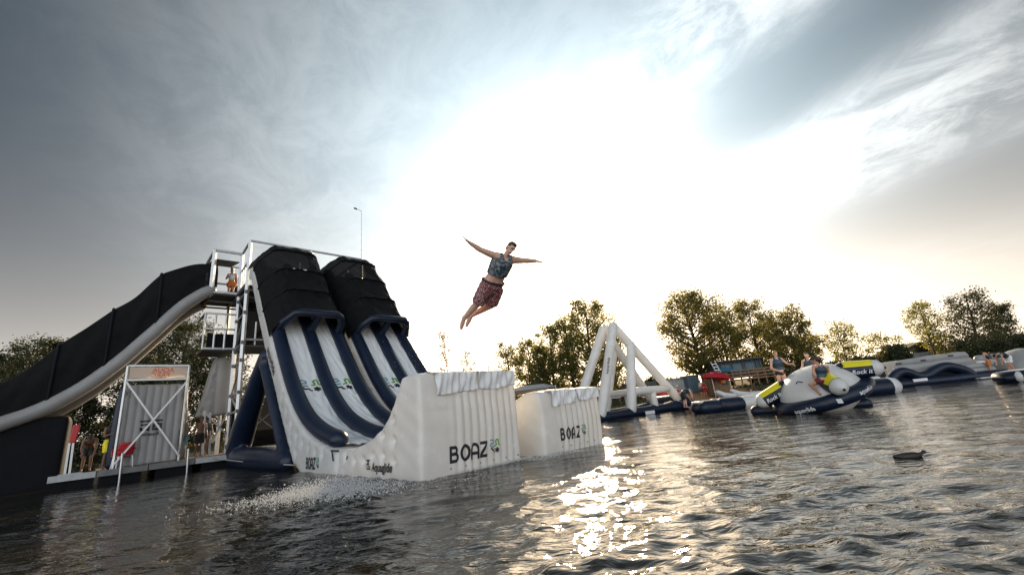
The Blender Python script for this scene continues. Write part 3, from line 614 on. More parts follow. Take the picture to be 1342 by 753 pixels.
# ---- launch ramps below the slides
def ramp(v0, v1, u0, u1, h, label, nrib, seed, top_u, big):
    t = thing('launch_ramp', label, 'ramp', W(u1, (v0 + v1) / 2, 0), 'inflatable launch ramps'); rg = np.random.default_rng(seed)
    k = h / 1.97
    curve = [(u0, .56), (u0 + .6, .56), (u0 + 1.06, .63), (u0 + 1.83, .82), (u0 + 2.37, 1.08 * (k * .7 + .3)), (u0 + 2.80, 1.5 * (k * .9 + .1)), (top_u, h)] if big else [(u0, .5), (u0 + .9, .52), (u0 + 1.8, .72), (u0 + 2.5, 1.0), (top_u, h)]
    curve = smooth_poly(curve, 30); curve[0, 1] = .5
    poly = [tuple(q) for q in curve] + [(u1 - .08, h), (u1 + .02, h - .12), (u1 + .03, h * .5), (u1, -.12), (u0, -.12)]
    mb = MB(); mb.prism(poly, W(0, v0, 0), UD, ZD, VD * (v1 - v0)); co, f, nr = remesh(mb, .042, 26)
    cu = (co[:, 0] - co[:, 1]) * S2; cv = (co[:, 0] + co[:, 1]) * S2; nu = (nr[:, 0] - nr[:, 1]) * S2
    zz = co[:, 2]
    # vertical air beams on the front; pillow bulge of the whole face
    s = np.clip((cv - v0) / (v1 - v0), 0, 1); fade = np.clip((nu - .4) / .4, 0, 1)
    start = .24 if big else .20
    rib = np.abs(np.sin(np.pi * (s - start) / (1 - start) * nrib)) ** 1.3 * np.clip((s - start) * 8, 0, 1)
    bulge = .05 * np.sin(np.pi * np.clip(s, 0, 1)) * np.sin(np.pi * np.clip(zz / h, 0, 1)) + .044 * rib
    co = co + nr * (fade * bulge)[:, None]
    # welded seams and slack wrinkles
    co = co - nr * (fade * .012 * np.exp(-((zz - h * (.62 - .05 * s)) / .012) ** 2))[:, None]
    co = co + nr * (.006 * np.sin(cu * 9 + zz * 5) * np.sin(zz * 11 + cv * 3))[:, None]
    pts = []
    for u in np.arange(u0 + .45, u1 - .9, .46):
        zt = float(np.interp(u, curve[:, 0], curve[:, 1]))
        for z in np.arange(.32 + (.1 if int(u * 10) % 2 else 0), zt - .10, .40): pts += [W(u, v0, z), W(u, v1, z)]
    co = dimple(co, nr, pts, .075, .062)
    mk('body', co, f, M['pvc_white'], t); bv = bvh_of(co, f)
    # small welded valves along the lower edge
    for q in np.linspace(.25, .95, 6):
        p = W(u1, v0 + (v1 - v0) * q, .12); hit = bv.ray_cast(Vector(p + UD * .6), Vector(-UD), 1.5)
        if hit[0] is not None:
            p = np.array(hit[0]); mb = MB(); mb.tube([p - UD * .01, p + UD * .012], .018, 8); mb.build('valve', M['pvc_grey'], t)
    # two draped sheets over the lip
    mid = .54 if big else .56
    for q, (a, b) in enumerate(((.135, mid - .005), (mid + .012, .975))):
        mb = MB(); ph = rg.uniform(0, 6, 4); nI, nJ = 60, 50; back, front = .34, (.44 if big else .36) - .10 * q
        va, vb = v0 + (v1 - v0) * a, v0 + (v1 - v0) * b
        lipl = (u1 - .06) - top_u
        def fn(i, j):
            v = va + (vb - va) * i; L_ = back + lipl + .10 + front * (1 - .18 * i * (1 - q) + .10 * q * math.sin(i * 5)); d = j * L_
            r = .11
            if d < back: x = top_u - .04 - (back - d) * .45; z = h - (back - d) * .85
            elif d < back + lipl: x = top_u - .04 + (d - back); z = h
            else:
                e = d - back - lipl; th = min(e / r, math.pi / 2); x = u1 - .10 + r * math.sin(th); z = h - r * (1 - math.cos(th)) - max(0, e - r * math.pi / 2)
            hang = max(0, d - back - lipl) / (front + .1)
            ra = math.atan2(j - .25, i - .52); w = .012 * math.sin(19 * ra + ph[0]) * min(1, 3 * math.hypot(i - .52, j - .25)) + .010 * math.sin(43 * i + 14 * j + ph[1]) + .012 * math.sin(21 * j + 11 * i + ph[2]) + .018 * hang * math.sin(9 * i + ph[3])
            p = W(x, v, z); n = UD if hang > .12 else nrm(ZD + UD * hang * 6)
            if hang > .12: return W(u1 + .115, v, z) + n * (.01 + 1.3 * w)
            hit = bv.ray_cast(Vector(p + n * .7), Vector(-n), 1.6); 
            if hit[0] is not None: p = np.array(hit[0])
            return p + n * (.022 + w * (.45 + 1.0 * min(1, hang * 2)))
        mb.grid(fn, nI, nJ); o = mb.build('draped_sheet', M['cloth_white'], t)
        sm = o.modifiers.new('thickness', 'SOLIDIFY'); sm.thickness = .006; sm.offset = -1
    return t, bv
t, bv = ramp(4.40, 6.94, -11.0, -7.22, 1.96, 'taller white inflatable ramp lettered BOAZ with sheets over its lip', 10, 1, -7.86, True)
o0 = on_u(589, 607.5, -7.2); a0 = nrm(on_u(643, 599, -7.2) - o0)
word_boaz(o0, VD * .262, ZD * .315, bv, t)
text_on('Aquaglide', on_v(488, 616.5, 4.4), UD * .225, ZD * .235, bv, M['print_dark'], 'maker_lettering', t, bold=.03)
stamp([[(0, 1), (.3, 1), (.3, .62), (.08, .62), (.08, .1), (.3, .1)], [(.75, 1), (.45, 1), (.45, .1), (.75, .1), (.75, .45)]], .14, on_v(481, 615.5, 4.4), UD * .20, ZD * .20, bv, M['print_dark'], 'maker_mark', t)
text_on('"', on_v(452, 608, 4.4), UD * .25, ZD * .25, bv, M['print_dark'], 'stitch_mark', t, bold=.03)
t, bv = ramp(7.46, 9.74, -11.0, -6.95, 1.44, 'shorter white inflatable ramp lettered BOAZ beside the taller one', 9, 2, -7.45, False)
word_boaz(on_u(733, 577.5, -6.95), VD * .205, ZD * .285, bv, t)

# ---- scaffold tower behind the slides
t = thing('scaffold_tower', 'steel scaffold tower with caged platform and stair behind the slides', 'tower', W(-23, 5.5, 0))
def part_bars(name, mat, bars, w, parent=t):
    for a, b in bars:
        mb = MB(); mb.bar(a, b, w); mb.build(name, M[mat], parent, smooth=False)
posts = [(-22.0, 4.42), (-24.0, 4.5), (-22.0, 7.25), (-24.0, 7.25), (-22.0, 10.0), (-24.0, 10.0), (-26.2, 4.5), (-26.2, 10.0)]
part_bars('post', 'steel', [(W(u, v, .3), W(u, v, 10.2)) for u, v in posts], .13)
part_bars('post', 'steel', [(W(-24.0, 3.32, 7.95), W(-24.0, 3.32, 10.2)), (W(-26.2, 3.32, 7.95), W(-26.2, 3.32, 10.2)), (W(-22.0, 5.8, 8), W(-22.0, 5.8, 8.2))][:2], .14)
zs = [.75, 2.2, 3.0, 4.4, 5.2, 6.6, 7.6]
for k, z in enumerate(zs):
    part_bars('ledger', 'steel', [(W(-22.0, 4.42, z), W(-24.0, 4.5, z))], .075)
    if k < len(zs) - 1:
        a, b = (W(-22, 4.42, z), W(-24, 4.5, zs[k + 1])) if k % 2 else (W(-24, 4.5, z), W(-22, 4.42, zs[k + 1])); part_bars('brace', 'steel', [(a, b)], .06)
for z in zs:
    for u, v in ((-22.0, 4.42), (-24.0, 4.5)): mb = MB(); mb.box(W(u, v, z), UD * .10, VD * .085, ZD * .075); mb.build('coupler', M['steel_dark'], t, smooth=False)
for z in (3.0, 5.35): part_bars('ledger', 'steel', [(W(-24, 4.5, z), W(-24, 7.25, z)), (W(-22, 4.42, z), W(-22, 7.25, z)), (W(-24, 7.25, z), W(-24, 10, z))], .08)
part_bars('brace', 'steel', [(W(-24, 4.5, .6), W(-24, 7.25, 3.0)), (W(-24, 7.25, .6), W(-24, 4.5, 3.0)), (W(-24, 4.5, 3), W(-24, 7.25, 5.35)), (W(-22, 10, 1), W(-22, 7.25, 4)), (W(-24, 10, .6), W(-24, 7.25, 3))], .06)
for z in (10.2, 9.15):
    part_bars('guard_rail', 'steel', ([(W(-22, 4.42, z), W(-22, 10, z))] if z > 10 else []) + [(W(-22, 4.42, z), W(-24, 4.5, z)), (W(-26.2, 3.32, z), W(-26.2, 10, z)), (W(-22, 10, z), W(-26.2, 10, z))], .085)
part_bars('guard_rail', 'steel', [(W(-24, 3.32, 10.2), W(-24, 4.5, 10.2)), (W(-24, 3.32, 10.2), W(-26.2, 3.32, 10.2)), (W(-24, 3.32, 8.03), W(-24, 4.5, 8.03)), (W(-22, 4.42, 8.03), W(-24, 4.42, 8.03))], .11)
part_bars('baluster', 'steel', [(W(-22.5 - .38 * k, 4.46, 8.0), W(-22.5 - .38 * k, 4.46, 9.15)) for k in range(4)], .045)
for c, hu, hv, z in ((-23.1 - 1.0, 2.1, 2.8, 7.93), (-25.1, 1.1, .62, 7.93)):
    mb = MB(); cv = 7.2 if hv > 1 else 3.86; mb.box(W(c, cv, z), UD * hu, VD * hv, ZD * .03); mb.build('platform', M['grating'], t, smooth=False)
for k in range(7):                                        # bearers under the floor grid
    mb = MB(); v = 3.3 + k * 1.1; mb.bar(W(-22.05, v, 7.82) if v > 4.4 else W(-24.0, v, 7.82), W(-26.2, v, 7.82), .07, .12); mb.build('bearer', M['steel_dark'], t, smooth=False)
for k in range(4):
    mb = MB(); u = -22.1 - k * 1.3; mb.bar(W(u, 3.3 if u < -24 else 4.42, 7.74), W(u, 10, 7.74), .06, .08); mb.build('bearer', M['steel_dark'], t, smooth=False)
mb = MB(); mb.prism([(0, 0), (2.2, .45), (2.2, .50), (0, .05)], W(-24.05, 3.36, 9.72), -UD, ZD, VD * 1.05); mb.build('awning', M['hut_dark'], t, smooth=False)
for a, b_, z0_, z1_ in ((4.6, 7.2, 5.3, 7.7), (7.3, 9.95, .6, 7.7), (4.6, 7.2, .6, 2.9)):
    mb = MB(); mb.grid(lambda i, j: W(-24.12 + .03 * math.sin(i * 14 + j * 9), a + (b_ - a) * i, z0_ + (z1_ - z0_) * j), 14, 12); mb.build('net_and_shade_panel', M['mesh_cover'], t)  # dark sheets added to stand for the shaded inside of the tower
# stair landing with its own railing
zl = 5.2; c0, c1 = (-24.0, 3.2), (-24.0, 4.5)
mb = MB(); mb.box(W(-25, 3.85, zl), UD * 1.0, VD * .65, ZD * .05); mb.build('landing', M['grating'], t, smooth=False)
part_bars('guard_rail', 'steel', [(W(-24, 3.2, zl + 1.75), W(-24, 4.45, zl + 1.75)), (W(-24, 3.2, zl + .05), W(-24, 4.45, zl + .05)), (W(-24, 3.2, zl + 1.75), W(-26, 3.2, zl + 1.75)), (W(-24, 3.2, zl + 1.0), W(-24, 4.45, zl + 1.0))], .075)
part_bars('baluster', 'steel', [(W(-24, v, zl), W(-24, v, zl + 1.75)) for v in (3.2, 3.62, 4.04)], .065)
mb = MB(); mb.box(W(-24.08, 3.9, zl + .42), UD * .012, VD * .55, ZD * .36); mb.build('net_and_shade_panel', M['mesh_cover'], t, smooth=False)
mb = MB(); mb.box(W(-23.0, 5.8, 5.05), UD * 1.0, VD * 1.35, ZD * .05); mb.build('landing', M['grating'], t, smooth=False)
part_bars('baluster', 'steel', [(W(-22.05, v, 5.05), W(-22.05, v, 6.2)) for v in (4.9, 5.4, 5.9, 6.4)], .05)
for k in range(9):                                        # stair flight between landings
    mb = MB(); s = k / 8; mb.box(W(-25.2, 5.0 + s * 1.9, 5.3 + s * 2.5), UD * .45, VD * .12, ZD * .02); mb.build('step', M['grating'], t, smooth=False)
part_bars('stringer', 'steel_dark', [(W(-24.75, 4.9, 5.2), W(-24.75, 7.0, 7.85)), (W(-25.65, 4.9, 5.2), W(-25.65, 7.0, 7.85))], .1)
part_bars('post', 'steel', [(on_u(265, 600, -24), on_u(268, 538, -24)), (on_u(274, 600, -24.6), on_u(275, 540, -24.6))], .10)
part_bars('brace', 'steel', [(on_u(268, 540, -24), on_u(303, 575, -24)), (on_u(277, 580, -24), on_u(298, 540, -24.))], .07)

# pale inflatable back wall of a further slide, seen between stair and trees
t = thing('back_slide', 'beige sloping inflatable wall under the stair landing of the tower', 'inflatable', W(-25.5, 4, .4))
pts = [(284, 468), (318, 468), (314, 512), (306, 541), (259, 547), (262, 535)]
P = [on_u(x, y, -25.0) for x, y in pts]; mb = MB(); n = len(P); Q = [p - UD * .7 for p in P]
mb.add(P + Q, [tuple(range(n)), tuple(range(2 * n - 1, n - 1, -1))] + [(k, (k + 1) % n, n + (k + 1) % n, n + k) for k in range(n)])
co, f, nr = remesh(mb, .06, 6); cv = (co[:, 0] + co[:, 1]) * S2; co = co + nr * (.03 * np.abs(np.sin(cv * 7)))[:, None]; co = dimple(co, nr, [on_u(x, y, -25.0) for x, y in ((281, 495), (276, 510), (271, 525), (266, 538))], .05, .09)
mk('body', co, f, M['pvc_grey'], t)
mb = MB(); q = [W(-25.2, 3.1, .4), W(-25.2, 3.1, 1.7), W(-25.2, 4.3, .4), W(-25.2, 4.3, 1.7)]; mb.bar(q[0], q[1], .09); mb.build('support_post', M['steel'], t, smooth=False); mb = MB(); mb.bar(q[2], q[3], .09); mb.build('support_post', M['steel'], t, smooth=False)

# mast with wind vane on the far corner of the tower
b = W(-22, 10.0, 10.2); tp = on_u(472, 276, -22); t = thing('antenna_mast', 'thin whip antenna with wind gauge above the second slide', 'antenna', b)
mb = MB(); mb.tube([b - ZD * .6, (b[0], b[1], tp[2])], [.022, .010], 6); mb.build('mast', M['steel_dark'], t)
top = np.array([b[0], b[1], tp[2]]); mb = MB(); mb.tube([top, top - VD * .28 + ZD * .05], .014, 6); mb.tube([top - VD * .30 + ZD * .05, top - VD * .42 + ZD * .07], .05, 8); mb.build('wind_gauge', M['steel_dark'], t)

# ---- black covered slide leaving the tower to the left
t = thing('covered_slide', 'long black covered slide with one pale tube running down from the tower', 'slide', W(-25, 0, 0))
DP = smooth_poly([(4.6, 8.25), (3.26, 8.09), (2.56, 7.50), (1.35, 5.89), (.29, 4.49), (-.69, 3.48), (-1.6, 2.82), (-2.47, 2.42), (-3.6, 1.95), (-5, 1.35), (-6.5, .95), (-8, .8)], 60)
mb = MB(); mb.tube([W(-24.15, v, z) for v, z in DP if v < 3.35], .27, 16); mb.build('side_tube', M['pvc_grey'], t)
mb = MB(); mb.tube([W(-26.9, v, z) for v, z in DP if v < 3.35], .34, 12); mb.build('side_tube', M['pvc_grey'], t)
mb = MB(); mb.grid(lambda i, j: W(-24.3 - 2.5 * i, DP[int(j * 59)][0], DP[int(j * 59)][1] - .1), 6, 59); mb.build('lane', M['pvc_navy'], t)
CT = smooth_poly([(3.55, 9.75), (2.8, 9.70), (1.57, 9.0), (.49, 7.56), (-.79, 6.22), (-1.75, 5.05), (-2.6, 4.1), (-3.6, 3.3), (-4.6, 2.7)], 48)
cut = [0, 10, 20, 29, 38, 47]
for k in range(5):
    a, b = cut[k], cut[k + 1]; mb = MB()
    def fn(i, j):
        q = a + (b - a) * j; c = int(min(46, q)); p = CT[c] + (CT[c + 1] - CT[c]) * (q - c); v, zt = p; zl_ = float(np.interp(-v, -DP[:, 0], DP[:, 1])) + .12; zt -= .10 * math.sin(math.pi * j) 
        P = [(-24.05, zl_), (-24.12, zl_ + .55 * (zt - zl_)), (-24.45, zt - .12), (-24.75, zt), (-25.5, zt + .04), (-26.3, zt), (-26.6, zt - .12), (-27.0, zl_)]
        x = i * 7; m = min(6, int(x)); s = x - m; w = .03 * math.sin(j * 9 + i * 25 + k) * math.sin(math.pi * j)
        return W(P[m][0] + (P[m + 1][0] - P[m][0]) * s + w, v, P[m][1] + (P[m + 1][1] - P[m][1]) * s)
    mb.grid(fn, 28, 12); mb.build('cover_panel', M['mesh_cover'], t)
for k in (10, 20, 29, 38):
    v, zt = CT[k]; zl_ = float(np.interp(-v, -DP[:, 0], DP[:, 1])) + .12; mb = MB(); mb.tube([W(-24.03, v, zl_), W(-24.10, v, zl_ + .55 * (zt - zl_)), W(-24.43, v, zt - .11), W(-24.75, v, zt + .02), W(-25.5, v, zt + .06), W(-26.3, v, zt + .02), W(-26.6, v, zt - .1), W(-27.0, v, zl_)], .055, 8, cap=False); mb.build('cover_hoop', M['pvc_dark'], t)
mb = MB(); mb.box(W(-25.5, -3.85, 1.20), UD * 1.25, VD * 3.15, ZD * 1.42); co, f, nr = remesh(mb, .12, 5); mk('support_block', co, f, M['pvc_dark'], t)

# ---- floating dock with its banner frame
t = thing('floating_dock', 'floating dock with grey metal edge and brown deck below the tower', 'dock', W(-23, 2, 0))
for k in range(22):
    mb = MB(); v = .32 + k * .2; mb.box(W(-23.6, v, .43 + .004 * (k % 3)), UD * 1.98, VD * .093, ZD * .022); mb.build('plank', M['deck_wood'], t, smooth=False)
for v0_, v1_, u0_ in ((-.92, .22, -21.62), (.26, 1.6, -21.58), (1.63, 3.0, -21.58), (3.03, 4.55, -21.58)):
    mb = MB(); mb.box(W(u0_, (v0_ + v1_) / 2, .38), UD * .05, VD * (v1_ - v0_) / 2, ZD * .10); mb.build('edge_beam', M['alu_grey'] if v0_ < 0 or v0_ > 3 else M['steel_dark'], t, smooth=False)
mb = MB(); mb.box(W(-22.0, -.35, .42), UD * .33, VD * .56, ZD * .03); mb.build('walkway', M['alu_grey'], t, smooth=False)
for v in (.9, 2.4, 3.8):
    mb = MB(); mb.box(W(-23.6, v, .10), UD * 1.9, VD * .55, ZD * .24); mb.build('float', M['pvc_dark'], t, smooth=False)
mb = MB(); mb.box(W(-22.0, -.3, .12), UD * .3, VD * .5, ZD * .22); mb.build('float', M['pvc_dark'], t, smooth=False)
for (x0, y0), (x1, y1), lab in (((155, 641), (160.5, 594), 'white boarding pole on the dock edge before the red chair'), ((244.5, 628), (247, 588), 'white boarding pole on the dock edge before the man in blue shorts')):
    a, b = on_u(x0, y0, -21.45), on_u(x1, y1, -21.45); a[2] = -.35; q = thing('boarding_pole', lab, 'pole', a, 'boarding poles')
    mb = MB(); mb.tube([a, b], .035, 10); mb.build('pole', M['steel'], q); mb = MB(); c = a + (b - a) * .55; mb.bar(c, c - UD * .14, .05); mb.build('bracket', M['steel_dark'], q, smooth=False)

t = thing('banner_frame', 'steel frame with peach AQUA PARC banner seen from behind above a padded wall', 'frame', W(-22, 1.55, .45))
U0 = -21.9; va, vb = .66, 2.54; fl, fr_ = on_u(151, 604, U0), on_u(236, 598, U0)
def bar_(nm, a, b, w, mat='steel'): mb = MB(); mb.bar(a, b, w); mb.build(nm, M[mat], t, smooth=False)
for v in (va, vb): bar_('post', W(U0, v, .45), W(U0, v, 4.16), .075)
for z in (4.16, 3.62): bar_('rail', W(U0, va, z), W(U0, vb, z), .07)
bar_('brace', W(U0 + .06, va, 3.55), W(U0 + .06, vb, .62), .06); bar_('brace', W(U0 + .12, vb, 3.55), W(U0 + .12, va, .62), .06)
for v in (va + .05, vb - .05): bar_('back_stay', W(U0 - .05, v, 3.5), W(U0 - 1.5, v, .45), .05)
mb = MB(); mb.grid(lambda i, j: W(U0 + .02 + .012 * math.sin(9 * i + 7 * j) * math.sin(3.1 * i), va + .06 + (vb - va - .12) * i, 3.67 + .44 * j + .008 * math.sin(i * 16) * (1 - 2 * j)), 24, 6); bn = mb.build('banner', M['banner'], t)
text_on('AQUA', W(U0 + .05, 1.38, 3.895), VD * .235, ZD * .25, None, M['print_orange'], 'banner_lettering', t, off=.012, mirror=True); text_on('PARC', W(U0 + .05, 1.36, 3.70), VD * .235, ZD * .25, None, M['print_orange'], 'banner_lettering', t, off=.012, mirror=True)
for v in np.linspace(va + .2, vb - .2, 6): bar_('tie', W(U0 + .02, v, 4.09), W(U0 + .02, v, 4.17), .014, 'rope')

t = thing('padded_inflatable', 'grey padded inflatable wall with dark maker mark inside the banner frame', 'inflatable', W(-22.4, 1.55, .45))
P = [W(-22.15, .62, .48), W(-22.15, 2.52, .48), W(-22.15, 2.46, 3.46), W(-22.15, .74, 3.46)]; Q = [p - UD * .55 for p in P]; mb = MB(); mb.add(P + Q, [(0, 1, 2, 3), (7, 6, 5, 4), (0, 4, 5, 1), (1, 5, 6, 2), (2, 6, 7, 3), (3, 7, 4, 0)])
co, f, nr = remesh(mb, .045, 5); cv = (co[:, 0] + co[:, 1]) * S2; nu = (nr[:, 0] - nr[:, 1]) * S2; co = co + nr * (np.clip(nu * 2 - .8, 0, 1) * .035 * np.abs(np.sin((cv - .62) / 1.9 * math.pi * 8)) ** .7)[:, None]
mk('body', co, f, M['pvc_grey'], t); bv = bvh_of(co, f)
stamp([[(.55, 1), (.0, 1)], [(.05, .72), (.55, .72)], [(.5, .72), (.5, .3), (.12, .3), (.08, .5)], [(.75, 1), (1.3, 1)], [(.8, .72), (1.22, .72), (1.22, .3), (.8, .3), (.8, .72)]], .15, W(-22.1, 1.24, 1.60), VD * .52, ZD * .46, bv, M['print_dark'], 'maker_mark', t)
text_on('Aquaglide', W(-22.1, 1.26, 1.52), VD * .15, ZD * .17, bv, M['print_dark'], 'maker_lettering', t, mirror=True)
for v in (.60, 2.58):
    mb = MB(); mb.tube([W(-22.5, v, .6), W(-22.5, v, 2), W(-22.55, v + (.06 if v < 1 else -.05), 3.3)], [.17, .17, .14], 12); mb.build('edge_tube', M['pvc_navy'] if v < 1 else M['pvc_grey'], t)

# red garden chair on the dock
def red_chair(base, yaw, label):
    t = thing('plastic_chair', label, 'chair', base); f = np.array([math.cos(yaw), math.sin(yaw), 0]); l = np.array([-f[1], f[0], 0]); base = np.array(base)
    mb = MB(); mb.grid(lambda i, j: base + f * (.24 - .46 * j) + l * (-.23 + .46 * i) + ZD * (.43 - .02 * math.sin(math.pi * i) * math.sin(math.pi * j)), 8, 8); o = mb.build('seat', M['red_plastic'], t); o.modifiers.new('th', 'SOLIDIFY').thickness = .03
    mb = MB(); mb.grid(lambda i, j: base + f * (-.22 - .10 * j + .04 * (2 * i - 1) ** 2) + l * (-.23 + .46 * i) + ZD * (.46 + .42 * j), 8, 6); o = mb.build('backrest', M['red_plastic'], t); o.modifiers.new('th', 'SOLIDIFY').thickness = .03
    for s in (-1, 1):
        mb = MB(); mb.tube([base + f * .22 + l * s * .25 + ZD * .43, base + f * .24 + l * s * .26 + ZD * .64, base - f * .05 + l * s * .27 + ZD * .67, base - f * .28 + l * s * .25 + ZD * .66], .028, 8); mb.build('armrest', M['red_plastic'], t)
        for q in (.21, -.24):
            mb = MB(); mb.tube([base + f * q + l * s * .20 + ZD * .42, base + f * q * 1.15 + l * s * .24 + ZD * .005], [.022, .018], 8, cap=False); mb.build('leg', M['print_white'], t)
p = on_u(159, 611, -22.1); p[2] = .455; red_chair(p, R(150), 'red plastic armchair with white legs at the dock edge')
# red board on a post by the dock end
b = on_u(88, 614, -22.0); b[2] = .45; t = thing('rescue_board', 'red padded board on metal legs at the dock end', 'board', b)
q = [on_u(x, y, -22.0) for x, y in ((90, 580), (99, 580), (106, 556), (96, 556))]; mb = MB(); mb.add(q + [p - UD * .10 for p in q], [(0, 1, 2, 3), (7, 6, 5, 4), (0, 4, 5, 1), (1, 5, 6, 2), (2, 6, 7, 3), (3, 7, 4, 0)]); o = mb.build('pad', M['red_plastic'], t); bvm = o.modifiers.new('b', 'BEVEL'); bvm.width = .03; bvm.segments = 3
for x0, x1 in ((86, 91), (92, 96)):
    mb = MB(); a = on_u(x0, 614, -22.02); a[2] = .44; mb.bar(a, on_u(x1, 580, -22.02), .06); mb.build('leg', M['steel'], t, smooth=False)
mb = MB(); a = on_u(88, 614, -22.0); a[2] = .47; mb.box(a + VD * .1, UD * .15, VD * .3, ZD * .03); mb.build('foot_plate', M['alu_grey'], t, smooth=False)

# lattice mast of the cableway, far behind
xb = gy(112, 560, 58); b = np.array([xb[0], 58, land_z(xb[0], 58)]); tp = gy(112, 525, 58); t = thing('cableway_mast', 'lattice steel cableway mast standing behind the dock', 'mast', b); hh = tp[2] - b[2]
for sx_ in (-1, 1):
    for sy in (-1, 1):
        mb = MB(); mb.bar(b + np.array([sx_ * .62, sy * .62, 0]), b + np.array([sx_ * .22, sy * .22, hh]), .11); mb.build('leg', M['steel_dark'], t, smooth=False)
for k in range(9):
    s, s2 = k / 9, (k + 1) / 9; w, w2 = .62 - .4 * s, .62 - .4 * s2; q = 1 if k % 2 else -1
    mb = MB(); mb.bar(b + np.array([-w * q, -w, hh * s]), b + np.array([w2 * q, -w2, hh * s2]), .07); mb.build('lattice_bar', M['steel_dark'], t, smooth=False)
    mb = MB(); mb.bar(b + np.array([-w, -w, hh * s]), b + np.array([w, -w, hh * s]), .06); mb.build('lattice_bar', M['steel_dark'], t, smooth=False)
mb = MB(); mb.box(b + np.array([0, 0, hh + .15]), (.55, 0, 0), (0, .45, 0), (0, 0, .18)); mb.build('head', M['steel_dark'], t, smooth=False)
a = b + np.array([.3, 0, hh]); e = gy(260, 640, 52); e = np.array([gy(240, 560, 56)[0], 56, gy(240, 586, 56)[2]]); mb = MB(); mb.tube([a, (a * .5 + e * .5) - ZD * .4, e], .035, 5, cap=False); o = mb.build('cable', M['steel_dark'], t)
# mooring line from the trestle
mb = MB(); a = on_v(300, 601, 4.3); mb.tube([W(-21.55, 3.6, .40), on_v(330, 606, 4.2), on_v(386, 609, 4.28)], .02, 5); tag(mb.build('mooring_rope', M['rope']), 'pale mooring rope from dock edge to the lettered slide', 'rope')

